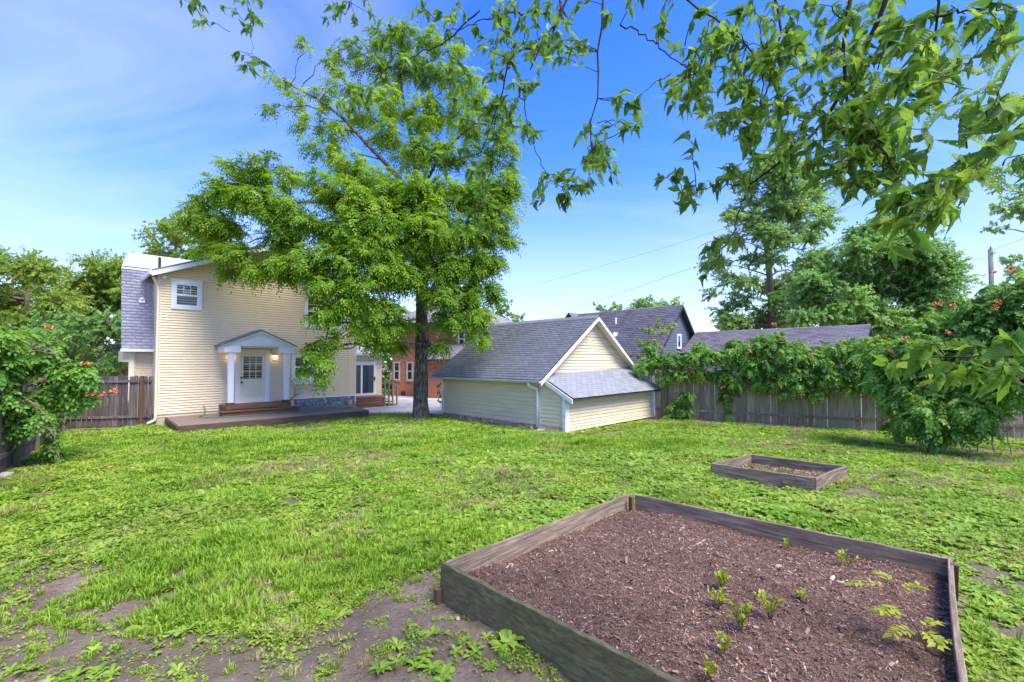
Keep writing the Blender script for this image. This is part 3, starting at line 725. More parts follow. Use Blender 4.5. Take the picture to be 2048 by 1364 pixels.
window(house, 5.22, 7.08, 3.92, 5.45, trim=.12, sashes=((0, 0, .49, .5, 1, 1), (0, .5, .49, 1, 3, 2), (.51, 0, 1, .5, 1, 1), (.51, .5, 1, 1, 3, 2)), blinds=0)
window(house, 4.70, 5.72, 1.55, 2.72, trim=.12, sashes=((0, 0, 1, .5, 1, 1), (0, .5, 1, 1, 1, 1)), blinds=0)
MB().box(4.76, 5.66, -.24, -.02, 1.36, 1.60).build('flower_box', M['white_old'], house, bevel=.01)
# door
dm = MB().box(2.68, 3.62, -.034, -.012, .66, 2.71)
for a in ((2.68, 2.80, .66, 2.71), (3.50, 3.62, .66, 2.71)): dm.box(a[0], a[1], -.058, -.034, a[2], a[3])
for a in ((2.80, 3.50, .66, .90), (2.80, 3.50, 1.27, 1.36), (2.80, 3.50, 1.56, 1.66), (2.80, 3.50, 2.58, 2.71), (3.10, 3.20, .90, 1.27)): dm.box(a[0], a[1], -.056, -.034, a[2], a[3])
for k in (1, 2):
    xk = 2.80 + .70 * k / 3; dm.box(xk - .014, xk + .014, -.056, -.034, 1.66, 2.58)
    zk = 1.66 + .92 * k / 3; dm.box(2.80, 3.50, -.054, -.034, zk - .014, zk + .014)
for a in ((2.86, 3.06, .95, 1.22), (3.24, 3.44, .95, 1.22), (2.86, 3.44, 1.40, 1.52)): dm.box(a[0], a[1], -.046, -.034, a[2], a[3])
door = dm.build('door', M['door'], house)
MB().box(2.80, 3.50, -.0365, -.0345, 1.66, 2.58).build('dark_room', M['interior'], door)
for i in range(3):
    for j in range(3):
        a0 = 2.80 + .70 * i / 3; b0 = 1.66 + .92 * j / 3
        MB().add([(a0, -.041, b0), (a0 + .233, -.041, b0), (a0 + .233, -.041, b0 + .307), (a0, -.041, b0 + .307)], [(0, 1, 2, 3)]).build('pane', M['glass'], door)
MB().box(2.70, 2.77, -.075, -.058, 1.66, 1.76).build('deadbolt', M['black'], door, bevel=.008)
MB().tube([(2.735, -.058, 1.52), (2.735, -.10, 1.52)], .02, 8).tube([(2.735, -.10, 1.52), (2.735, -.14, 1.52)], [.04, .035], 10).build('handle', M['black'], door, smooth=False)
MB().box(2.50, 2.675, -.07, 0, .64, 2.78).box(3.625, 3.80, -.07, 0, .64, 2.78).box(2.50, 3.80, -.075, 0, 2.715, 2.90).box(2.50, 3.80, -.16, -.0, .625, .655).build('door_frame', M['white'], house)
# porch
MB().box(1.95, 4.32, -1.15, -.02, .52, .67).build('porch_floor', M['red_deck'], house, bevel=.006)
MB().box(2.40, 3.95, -.20, -.02, .672, .70).build('threshold', M['white_old'], house)
for yy in (-1.50, -1.33, -1.165):
    MB().box(1.70, 4.52, yy - .155, yy, .465, .50).build('step_tread', M['red_deck'], house, bevel=.004)
MB().box(1.74, 4.48, -1.60, -1.16, .305, .463).build('step_riser', M['red_deck'], house)
for xa in (2.035, 4.075):
    cb = MB().box(xa - .03, xa + .225, -1.085, -.83, .672, .775).build('column_base', M['brown_deck'], house, bevel=.006)
    MB().box(xa, xa + .195, -1.055, -.86, .776, 2.70).build('column', M['white'], house, bevel=.008)
    MB().box(xa - .025, xa + .22, -1.08, -.835, 2.70, 2.735).build('column_capital', M['white'], house)
    MB().box(xa - .16 if xa < 3 else xa - .22, xa + .41 if xa < 3 else xa + .36, -1.10, -.02, 2.737, 2.985).build('porch_beam', M['white'], house)
MB().prism([(1.86, 2.99), (4.42, 2.99), (3.14, 3.52)], -1.07, -.02).build('pediment', M['white'], house)
pr = MB()
for sx in (-1, 1):
    e0 = np.array([3.14 + sx * 1.34, 2.955]); a0 = np.array([3.14, 3.53]); t_ = np.array([sx * .036, .085])
    pr.prism([tuple(e0), tuple(a0), (3.14, 3.62), tuple(e0 + t_)], -1.17, -1.072)
pr.build('rake_board', M['white'], house)
MB().prism([(2.18, 3.05), (4.10, 3.05), (3.14, 3.44)], -1.09, -1.07).build('pediment_panel', M['white'], house)
for sx in (-1, 1):
    MB().prism([(3.14 + sx * 1.40, 2.985), (3.14, 3.622), (3.14, 3.665), (3.14 + sx * 1.40, 3.025)], -1.22, -.02).build('porch_roof', M['sh_garage'], house)
MB().box(2.5, 3.9, -1.0, -.1, 2.925, 2.985).build('porch_ceiling', M['soffit'], house)
for lx in (2.33, 3.99):
    l = MB().box(lx - .06, lx + .06, -.05, -.018, 2.44, 2.66).box(lx - .075, lx + .075, -.20, -.05, 2.655, 2.68).build('wall_lamp', M['black'], house)
    MB().box(lx - .07, lx + .07, -.195, -.055, 2.47, 2.652).build('lamp_glass', M['lamp'], l, bevel=.02)
# upper roof of the rear wing
for sx in (-1, 1):
    e = 3.85 + sx * 4.15
    ze = 5.72 - .30 * 1.58 / 3.85 + .06
    MB().prism([(e, ze), (3.85, 7.40), (3.85, 7.47), (e, ze + .07)], -.42, 2.6).build('roof', M['sh_garage'], house)
    MB().prism([(e, ze - .17), (3.85, 7.22), (3.85, 7.395), (e, ze - .005)], -.46, -.421).build('rake_board', M['white'], house)
    MB().prism([(e, ze - .05), (3.85, 7.34), (3.85, 7.36), (e, ze - .03)], -.42, -.0).build('soffit', M['soffit'], house)
    MB().box(e - .07 if sx < 0 else e, e if sx < 0 else e + .07, -.44, 2.6, ze - .10, ze + .06).build('gutter', M['white'], house)
MB().tube([(-.22, -.12, 5.50), (-.10, -.07, 5.28), (-.05, -.075, 5.0), (-.05, -.075, .32), (-.08, -.10, .22), (-.30, -.22, .13)], .045, 8).build('downspout', M['cream_trim'], house, smooth=True)
MB().tube([(7.30, -.03, 3.55), (7.30, -.03, .45)], .018, 6).build('conduit', M['cream_trim'], house)
MB().tube([(6.32, -.022, 2.0), (6.32, -.022, .75)], .008, 6).build('cable', M['cream_trim'], house)
MB().tube([(4.50, -.03, 3.3), (4.50, -.03, 2.0)], .008, 6).build('cable', M['fascia_grey'], house)
MB().box(4.36, 4.60, -.12, -.018, 1.25, 1.95).build('meter_box', M['cream_trim'], house, bevel=.01)
MB().box(4.82, 5.06, -.13, -.018, .92, 1.20).build('utility_box', M['meter'], house, bevel=.015)
MB().tube([(4.6, -.05, .60), (4.75, -.09, .8), (4.92, -.09, .9)], .012, 6).tube([(4.55, -.05, .55), (4.70, -.10, .72), (4.80, -.12, .7), (4.84, -.12, .5), (4.84, -.12, .33)], .012, 6).build('cable', M['black'], house)
for xx, s in ((4.86, .10), (7.30, .13)):
    MB().tube([(xx, -.22, .31), (xx, -.22, .31 + s * 1.3), (xx, -.22, .33 + s * 1.3)], [s * .75, s, s * 1.08], 10).build('clay_pipe', M['found_tan'], house)
MB().box(.10, .24, -.10, -.018, 5.53, 5.60).tube([(.17, -.10, 5.56), (.10, -.2, 5.52)], [.05, .065], 8).build('flood_light', M['white'], house)
# main body with gambrel roof
MB().box(-.60, 7.4, 1.55, 1.9, .3, 2.85).prism([(1.9, .3), (1.95, 5.9), (5.2, 7.05), (8.4, 5.9), (8.4, .3)], .9, 7.4, 'x').build('main_wall', M['cream'], house)
m = MB(); laps(m, lambda z: (-.60, 0), .42, 2.75, .10, 1.55); m.build('siding', M['cream'], house)
MB().box(-.62, -.50, 1.50, 1.56, .4, 2.75).build('corner_board', M['cream_trim'], house)
MB().box(-.90, -.62, 1.40, 3.2, 2.36, 2.80).build('bay_box', M['cream'], house)
MB().box(-.72, -.56, 1.38, 1.50, .9, 2.80).build('downspout', M['cream_trim'], house)
x0, x1 = -.97, 7.6
shingles('lower_roof', M['sh_house'], (x0, 1.18, 2.86), (x1, 1.18, 2.86), (x0, 1.93, 6.07), (x1, 1.93, 6.07), 27, .30, house, rng, .010, z=.03)
shingles('upper_roof', M['sh_glare'], (x0, 1.85, 6.07), (x1, 1.85, 6.07), (x0 + .45, 5.2, 7.25), (x1, 5.2, 7.25), 24, .30, house, rng, .010, z=.03)
MB().prism([(1.18, 2.86), (1.93, 6.07), (1.97, 6.05), (1.24, 2.83)], x0, x1, 'x').build('roof_deck', M['slate_blue'], house)
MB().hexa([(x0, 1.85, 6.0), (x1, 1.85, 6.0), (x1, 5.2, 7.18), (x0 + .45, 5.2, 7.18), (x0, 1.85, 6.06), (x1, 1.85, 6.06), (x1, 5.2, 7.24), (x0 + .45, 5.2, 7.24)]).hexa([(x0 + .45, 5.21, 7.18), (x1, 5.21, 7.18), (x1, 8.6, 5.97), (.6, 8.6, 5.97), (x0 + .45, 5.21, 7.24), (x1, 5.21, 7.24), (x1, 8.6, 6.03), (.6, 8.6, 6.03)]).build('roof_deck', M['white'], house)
MB().box(x0 - .02, .0, 1.08, 1.20, 2.76, 2.86).build('gutter', M['white'], house)
MB().box(-.45, -.27, 1.50, 1.70, 4.68, 4.80).tube([(-.36, 1.55, 4.80), (-.36, 1.52, 4.86)], .075, 10).build('roof_vent', M['white'], house)
MB().tube([(.20, 1.9, 6.1), (.20, 1.9, 6.62)], .05, 8).build('vent_pipe', M['fascia_grey'], house)
# glazed side room
MB().box(7.70, 9.95, 1.52, 4.8, .3, 2.78).build('side_room_wall', M['cream'], house)
m = MB(); laps(m, lambda z: (9.60, 9.95), .5, 2.7, .075, 1.52); m.build('siding', M['cream'], house)
sr = MB().box(7.95, 8.06, 1.44, 1.52, .58, 2.32).box(8.70, 8.80, 1.44, 1.52, .58, 2.32).box(9.44, 9.60, 1.44, 1.52, .58, 2.32).box(7.95, 9.60, 1.43, 1.52, 2.18, 2.38).box(7.95, 9.60, 1.43, 1.52, .55, .68)
gd = sr.build('glass_door', M['white'], house)
for a, b in ((8.06, 8.70), (8.80, 9.44)):
    MB().add([(a, 1.47, .68), (b, 1.47, .68), (b, 1.47, 2.18), (a, 1.47, 2.18)], [(0, 1, 2, 3)]).build('pane', M['glass'], gd)
    MB().box(a, b, 1.505, 1.515, .68, 2.18).build('dark_room', M['metal'], gd)
    cu = MB()
    for i in range(5): cu.box(a + .03 + i * .07, a + .085 + i * .07, 1.49, 1.50, .70, 2.16)
    cu.build('curtain', M['blind'], gd)
MB().box(9.46, 9.52, 1.40, 1.44, 1.35, 1.55).build('handle', M['black'], gd)
MB().hexa([(7.5, 1.15, 2.80), (10.25, 1.15, 2.80), (10.25, 5.1, 2.80), (7.5, 5.1, 2.80), (7.5, 2.4, 3.26), (9.0, 2.4, 3.26), (9.0, 4, 3.26), (7.5, 4, 3.26)]).build('side_room_roof', M['white_old'], house)
MB().box(7.71, 10.27, 1.12, 1.16, 2.70, 2.83).box(10.25, 10.29, 1.16, 5.1, 2.70, 2.83).build('gutter', M['white'], house)
for k in range(4):
    MB().box(7.73, 9.62, .50, .53, .02 + k * .13, .14 + k * .13).build('skirt_board', M['red_deck'], house)
for k in range(6): MB().box(7.73, 9.62, .53 + k * .16, .68 + k * .16, .535, .565).build('landing_board', M['deck_top'], house)
for k in range(3): MB().box(9.63 + k * .22, 9.85 + k * .22, .50, 1.45, .36 - k * .16, .40 - k * .16).build('step_tread', M['deck_top'], house)
rl = MB()
for (px, pz, hh) in ((9.58, .55, .95), (9.82, .38, .95), (10.05, .2, .95), (10.30, .0, 1.0)): rl.box(px - .035, px + .035, .46, .53, 0, pz + hh - .06)
rl.tube([(9.52, .495, 1.50), (10.36, .495, .98)], .045, 6)
rl.build('railing', M['fence_tan'], house)

# ------------------------------------------------------------------ deck along the house
deck = thing('deck', 'long low dark brown deck in front of the cream house', 'deck', (-13.15, 16.73, -.4), R(45))
npl = 21
for k in range(npl):
    y0 = -.06 - k * .147; y1 = y0 - .142
    f = lambda y: (.28 + y * .03, 7.45 + y * .22)
    a0, a1 = f(y0); b0, b1 = f(y1)
    MB().hexa([(b0, y1, .265), (b1, y1, .265), (a1, y0, .265), (a0, y0, .265), (b0, y1, .30), (b1, y1, .30), (a1, y0, .30), (a0, y0, .30)]).build('plank', M['deck_top'], deck)
yf = -.06 - npl * .147
a0, a1 = .28 + yf * .03, 7.45 + yf * .22
MB().box(a0 - .01, a1 + .01, yf - .045, yf - .002, -.06, .29).build('front_board', M['brown_deck'], deck)
MB().hexa([(a0 - .05, yf, -.1), (a0 - .012, yf, -.1), (.27, -.06, -.1), (.23, -.06, -.1), (a0 - .05, yf, .285), (a0 - .012, yf, .285), (.27, -.06, .285), (.23, -.06, .285)]).build('side_board', M['brown_deck'], deck)
MB().hexa([(a1, yf, -.1), (a1 + .04, yf, -.1), (7.50, -.06, -.1), (7.46, -.06, -.1), (a1, yf, .285), (a1 + .04, yf, .285), (7.50, -.06, .285), (7.46, -.06, .285)]).build('side_board', M['brown_deck'], deck)
hp = [(1.45, -.12, .62), (1.50, -.22, .45), (1.35, -.6, .325), (1.05, -1.0, .318), (1.2, -1.35, .318), (1.9, -1.72, .318), (2.6, -1.80, .318), (3.3, -1.95, .318), (4.0, -1.85, .318), (4.8, -2.05, .318), (5.6, -1.8, .318), (6.3, -1.9, .318), (6.9, -1.5, .318), (6.6, -1.2, .318), (5.6, -1.25, .318), (4.9, -.9, .318)]
hv = np.array(hp)
for _ in range(3):      # corner cutting
    hv = np.concatenate([hv[:1], np.stack([hv[:-1] * .75 + hv[1:] * .25, hv[:-1] * .25 + hv[1:] * .75], 1).reshape(-1, 3), hv[-1:]])
ho = MB().tube(hv, .016, 6).build('garden_hose', M['hose'], loc=(-13.15, 16.73, -.4), rot=(0, 0, R(45)), smooth=True)
tag(ho, 'green garden hose lying across the brown deck boards', 'hose')
tap = MB().tube([(1.45, -.02, .66), (1.45, -.12, .66), (1.45, -.13, .60)], .018, 8).tube([(1.41, -.08, .71), (1.49, -.08, .71)], .012, 6).build('hose_tap', M['metal'], house)

# ------------------------------------------------------------------ garage with lean-to
gar = thing('garage', 'weathered cream clapboard garage with dark shingled gable roof and shed lean-to', 'garage', (.97, 15.70, -.4), R(45))
GW, GD = 6.2, 5.62
EZ, RZ = 1.90, 4.12
MB().prism([(0, .12), (GW, .12), (GW, EZ), (GW / 2, RZ - .12), (0, EZ)], .02, GD).build('wall', M['cream_old'], gar)
def lapboard(x0, x1, xb0, xb1, e, lip=.022):   # one clapboard facing -y, bottom at z = 0
    k = .86; c0 = x0 + (xb0 - x0) * k; c1 = x1 + (xb1 - x1) * k
    b = MB(); b.hexa([(x0, -lip * 2.0, 0), (x1, -lip * 2.0, 0), (x1, 0, 0), (x0, 0, 0), (c0, -lip * 1.2, e * k), (c1, -lip * 1.2, e * k), (c1, 0, e * k), (c0, 0, e * k)])
    return b
# long side wall, faces -x: boards run along y
bm_ = lapboard(-GD + .02, -.05, -GD + .02, -.05, .16).mesh('siding_board', M['cream_old'])
nb = 11
for k in range(nb):
    link('siding_board', bm_, gar, (.02, 0, .19 + k * .157), (rng.normal(0, .004), 0, R(-90)))
# gable: boards clipped by the rafters
gf = gable(.0, GW, EZ, GW / 2, RZ - .08)
z = 1.86; k = 0
while z < RZ - .2:
    a0, a1 = gf(z); b0, b1 = gf(z + .115)
    lapboard(a0, a1, b0, b1, .118, .02).build('siding_board', M['cream_old'], gar, loc=(0, .015 + rng.normal(0, .002), z), rot=(0, rng.normal(0, .0012), 0)); z += .115
MB().box(-.02, .10, -.045, .015, .15, EZ + .05).build('corner_board', M['white_old'], gar)
MB().box(-.04, .02, GD - .06, GD + .06, .05, EZ).build('corner_board', M['white'], gar)
# crumbling footing
for (L_, rz_, loc_) in ((GD, R(90), (0, 0, 0)), (1.05, R(-90), (0, 0, 0))):
    n = int(L_ / .16); V = []; Fc = []
    prof = [(-.10, -.12), (-.085, .06), (-.03, .16), (.05, .19), (.10, .16)]
    for i in range(n + 1):
        for (py, pz) in prof:
            V.append((i * L_ / n, -py * (1 + .5 * rng.normal()) * .9 * (-1 if rz_ < 0 else 1), pz * rng.uniform(.75, 1.1)))
    np_ = len(prof)
    for i in range(n):
        for j in range(np_ - 1): Fc.append((i * np_ + j, i * np_ + j + 1, (i + 1) * np_ + j + 1, (i + 1) * np_ + j))
    MB().add(V, Fc).build('footing', M['found'], gar, rot=(0, 0, rz_), loc=loc_)
# main roof
ex = .36; sl = (RZ - EZ) / (GW / 2)
for sx in (-1, 1):
    xe = -ex if sx < 0 else GW + ex; ze = EZ - ex * sl + .10
    MB().prism([(xe, ze), (GW / 2, RZ + .06), (GW / 2, RZ + .02), (xe, ze - .05)], -.34, GD + .34).build('roof_deck', M['fascia_grey'], gar)
    shingles('roof', M['sh_garage'], (xe, -.36 if sx < 0 else GD + .36, ze), (xe, GD + .36 if sx < 0 else -.36, ze), (GW / 2, -.36 if sx < 0 else GD + .36, RZ + .06), (GW / 2, GD + .36 if sx < 0 else -.36, RZ + .06), 29, .31, gar, rng, .011, z=.006)
    MB().prism([(xe, ze - .19), (GW / 2, RZ - .12), (GW / 2, RZ + .015), (xe, ze - .055)], -.375, -.342).build('rake_board', M['white_old'], gar)
    MB().prism([(xe, ze - .10), (GW / 2, RZ - .04), (GW / 2, RZ - .02), (xe, ze - .08)], -.34, .0).build('soffit', M['soffit'], gar)
for k in range(20):
    y0 = -.37 + k * .318
    MB().prism([(GW / 2 - .17, RZ - .045), (GW / 2, RZ + .085), (GW / 2 + .17, RZ - .045), (GW / 2 + .17, RZ - .03), (GW / 2, RZ + .10), (GW / 2 - .17, RZ - .03)], y0, y0 + .31).build('ridge_cap', M['sh_garage'], gar)
# gutter and downspout on the long side
gprof = [(0, .0), (-.015, -.075), (-.10, -.085), (-.125, -.01), (-.115, -.008), (-.092, -.07), (-.025, -.062), (-.012, 0)]
zg = EZ - ex * sl + .09
MB().prism([(-ex + x, zg + z) for x, z in gprof], -.40, GD + .40).box(-ex - .125, -ex, -.404, -.39, zg - .085, zg).build('gutter', M['metal'], gar)
MB().tube([(-ex - .05, .16, zg - .08), (-ex - .04, .16, zg - .16), (-.10, .06, zg - .30), (-.075, .05, zg - .42), (-.075, .05, .10)], .05, 8).build('downspout', M['white'], gar, smooth=True)
# lean-to
LY = -1.12; LX = 5.95
MB().prism([(0, .05), (LY, .05), (LY, 1.20), (0, 1.78)], .01, LX - .02, 'x').build('leanto_wall', M['cream_old'], gar)
z = .06
lb = lapboard(.16, LX - .08, .16, LX - .08, .112, .018).mesh('siding_board', M['cream_old'])
while z < 1.2:
    link('siding_board', lb, gar, (0, LY, z), (0, rng.normal(0, .002), 0)); z += .109
z = .22; k = 0
while z < 1.75:
    yl = LY + .10 if z < 1.14 else LY + (z - 1.14) / .58 * 1.12 + .12
    if -.06 - yl > .12:
        bb = MB().hexa([(-.02, yl, 0), (.0, yl, 0), (.0, -.06, 0), (-.02, -.06, 0), (-.003, yl + (.17 if z > 1.1 else 0), .135), (.0, yl + (.17 if z > 1.1 else 0), .135), (.0, -.06, .135), (-.003, -.06, .135)])
        bb.build('siding_board', M['cream_old'], gar, loc=(.008, 0, z), rot=(rng.normal(0, .006), 0, 0))
    z += .132
MB().box(-.06, .15, LY - .05, LY + .08, -.02, 1.30).build('corner_post', M['white_old'], gar)
MB().box(LX - .10, LX + .02, LY - .035, LY + .08, .02, 1.12).build('corner_post', M['white_old'], gar)
ye = LY - .36
lt = [(-.06, ye, 1.16), (LX + .12, ye, 1.20), (-.06, -.03, 1.90), (LX + .12, -.03, 2.10)]
MB().hexa([(lt[0][0], ye, 1.118), (lt[1][0], ye, 1.158), (lt[3][0], -.03, 2.025), (lt[2][0], -.03, 1.825)] + [(p[0], p[1], p[2] - .05 if p[1] > -.1 else p[2] - .02) for p in (lt[0], lt[1], lt[3], lt[2])]).build('roof_deck', M['fascia_grey'], gar)
shingles('leanto_roof', M['sh_lean'], lt[0], lt[1], lt[2], lt[3], 12, .31, gar, rng, .011, z=.03)
MB().hexa([(-.10, ye + .01, 1.00), (-.062, ye + .01, 1.00), (-.062, -.03, 1.74), (-.10, -.03, 1.74), (-.10, ye + .01, 1.15), (-.062, ye + .01, 1.15), (-.062, -.03, 1.89), (-.10, -.03, 1.89)]).build('rake_board', M['white_old'], gar)
for k in range(6):
    xx = .75 + k * .95; MB().hexa([(xx, ye + .10, 1.07), (xx + .045, ye + .10, 1.07), (xx + .045, LY, 1.14), (xx, LY, 1.14), (xx, ye + .10, 1.14), (xx + .045, ye + .10, 1.14), (xx + .045, LY, 1.27), (xx, LY, 1.27)]).build('rafter_tail', M['white_old'], gar)
MB().box(.10, LX, -.012, .012, 1.92, 2.02).build('trim_board', M['cream_old'], gar, rot=(0, R(-1.6), 0))

# ------------------------------------------------------------------ fences
def fence(name, label, P0, P1, mat, postm, side, hgt, posts, seed, pw=.15, dog=True, gap=.012, rails=(.30, 1.45), ztop=None):
    """pickets one by one from P0 to P1; side = +1 puts rails and posts on the left of the run"""
    r_ = np.random.default_rng(seed); P0 = np.array(P0, float); P1 = np.array(P1, float)
    L = np.linalg.norm(P1 - P0); ang = math.atan2(P1[1] - P0[1], P1[0] - P0[0])
    t = thing(name, label, 'fence', (P0[0], P0[1], 0), ang)
    n = int(L / (pw + gap)); meshes = []
    for k in range(4):
        c = .03
        b = MB(); w2 = pw * (.96 + .02 * k)
        b.prism([(0, 0), (w2, 0), (w2, hgt - c), (w2 - c, hgt), (c, hgt), (0, hgt - c)] if dog else [(0, 0), (w2, 0), (w2, hgt), (0, hgt)], 0, .018)
        meshes.append(b.mesh('picket', mat))
    gy_ = lambda s: float(gz(np.array(P0[1] + (P1[1] - P0[1]) * s / L)))
    for i in range(n):
        s = i * L / n
        link('picket', meshes[r_.integers(4)], t, (s + r_.normal(0, .004), 0, gy_(s) + .02 + r_.normal(0, .012)), (r_.normal(0, .008), r_.normal(0, .006), r_.normal(0, .01)))
    pl_ = sorted(posts)
    seg = [0] + pl_ + [L]
    for z in rails:
        for a, b_ in zip(seg[:-1], seg[1:]):
            if b_ - a < .2: continue
            y0, y1 = (.019, .058) if side > 0 else (-.042, -.002)
            za, zb = gy_(a) + z, gy_(b_) + z
            MB().hexa([(a + .05, y0, za), (b_ - .05, y0, zb), (b_ - .05, y1, zb), (a + .05, y1, za), (a + .05, y0, za + .085), (b_ - .05, y0, zb + .085), (b_ - .05, y1, zb + .085), (a + .05, y1, za + .085)]).build('rail', mat, t)
    for p in pl_:
        y0, y1 = (.020, .11) if side > 0 else (-.10, -.003)
        MB().box(p - .048, p + .048, y0, y1, gy_(p) - .1, gy_(p) + hgt + .03).build('post', postm, t, bevel=.006)
    return t
FA, FB = (6.05, 19.05), (20.5, 10.28)
fence('fence', 'long tan board fence under trumpet vine beside the garage', FA, FB, M['fence_tan'], M['fence_post'], -1, 1.85, [.45, 2.75, 5.45, 7.55, 10.0, 12.6, 15.2], 3, pw=.19, gap=.002, dog=False, rails=(.36, 1.5))
fence('fence', 'short dark grey picket fence joining the corner of the cream house', (-15.85, 16.05), (-13.22, 16.62), M['fence_grey'], M['post_red'], -1, 1.83, [2.35], 4, pw=.138, rails=(.33, 1.62))
fence('fence', 'grey picket fence along the yard under the drooping orange-flowered vine', (-15.9, 16.1), (-5.2, 3.0), M['fence_grey'], M['fence_post'], 1, 1.8, [1.2, 3.6, 6.0, 8.4, 10.8, 13.2], 5, pw=.14)

# ------------------------------------------------------------------ raised beds
def rough_board(name, p0, p1, h, th, mat, parent, seed, dz0=0, dz1=0, lean=0, ragged=.0):
    """plank on edge between two ground points, top edge worn, lower edge uneven"""
    r_ = np.random.default_rng(seed); p0 = np.array(p0, float); p1 = np.array(p1, float)
    L = np.linalg.norm(p1[:2] - p0[:2]); ang = math.atan2(p1[1] - p0[1], p1[0] - p0[0]); n = max(4, int(L / .09))
    V = []; Fc = []
    for i in range(n + 1):
        s = i / n; x = s * L
        zb = p0[2] + (p1[2] - p0[2]) * s; top = h + r_.normal(0, .0025) + (dz0 * (1 - s) + dz1 * s); bot = -ragged * abs(r_.normal())
        wob = .010 * math.sin(s * 5 + seed)
        for (y, z, lz) in ((-th / 2, bot, 0), (th / 2, bot, 0), (th / 2, top - .004, 1), (th / 2 - .005, top, 1), (-th / 2 + .005, top, 1), (-th / 2, top - .004, 1)):
            V.append((x, y + wob + lean * lz, zb - p0[2] + z))
    for i in range(n):
        for j in range(6): Fc.append((i * 6 + j, (i + 1) * 6 + j, (i + 1) * 6 + (j + 1) % 6, i * 6 + (j + 1) % 6))
    Fc += [tuple(range(5, -1, -1)), tuple(n * 6 + k for k in range(6))]
    return MB().add(V, Fc).build(name, mat, parent, loc=tuple(p0), rot=(0, 0, ang))
bed = thing('raised_bed', 'large raised garden bed of grey weathered boards filled with red bark mulch', 'raised bed', (1.6, 3.9, 0))
def loc_(p): return (p[0] - 1.6, p[1] - 3.9, p[2])
bL, bB, bR = (-.56, 3.92), (1.60, 6.18), (3.86, 3.98)
gb = lambda p, dz=0: (p[0], p[1], float(gz(np.array(p[1]))) + dz)
rough_board('board', loc_(gb(bL, -.02)), loc_(gb((1.57, 6.15), -.02)), .32, .035, M['bed'], bed, 1)
rough_board('board', loc_(gb((1.66, 6.12), -.02)), loc_(gb(bR, -.02)), .32, .035, M['bed'], bed, 2)
rough_board('board', loc_(gb((3.87, 4.03), -.02)), loc_(gb((1.62, 1.60), -.02)), .32, .035, M['bed'], bed, 3)
o = rough_board('board', loc_(gb((-.60, 3.90), -.06)), loc_(gb((1.62, 1.60), -.03)), .37, .04, M['bed_moss'], bed, 4, lean=.02, ragged=.03)
o['label'] = 'board green with moss and algae'
for (px, py) in ((1.58, 6.03), (3.77, 3.90), (-.62, 3.84)):
    MB().box(-.025, .025, -.025, .025, -.15, .30 if px > 0 else .12).build('stake', M['post_red'], bed, loc=loc_((px, py, float(gz(np.array(py))))), rot=(R(2), R(-3), R(45)))
sbd = thing('raised_bed', 'small low raised bed with dark boards and sparse dry weeds on the lawn', 'raised bed', (4.9, 8.4, 0))
def loc2(p): return (p[0] - 4.9, p[1] - 8.4, p[2])
s1, s2, s3, s4 = (3.76, 8.50), (4.86, 7.30), (6.06, 8.24), (4.98, 9.46)
for k, (a, b_) in enumerate(((s1, s2), (s2, s3), (s3, s4), (s4, s1))):
    rough_board('board', loc2(gb(a, -.03)), loc2(gb(b_, -.03)), .285, .04, M['bed'], sbd, 10 + k)
def in_quad(x, y, Q):
    ins = np.ones(np.shape(x), bool); Q = np.array(Q); s = 0
    ar = sum(Q[i][0] * Q[(i + 1) % 4][1] - Q[(i + 1) % 4][0] * Q[i][1] for i in range(4))
    for i in range(4):
        a, b_ = Q[i], Q[(i + 1) % 4]
        ins &= ((b_[0] - a[0]) * (y - a[1]) - (b_[1] - a[1]) * (x - a[0])) * np.sign(ar) > 0
    return ins
BIGQ = [(-.55, 3.92), (1.6, 1.62), (3.84, 4.0), (1.6, 6.16)]
SMALLQ = [s1, s2, s3, s4]
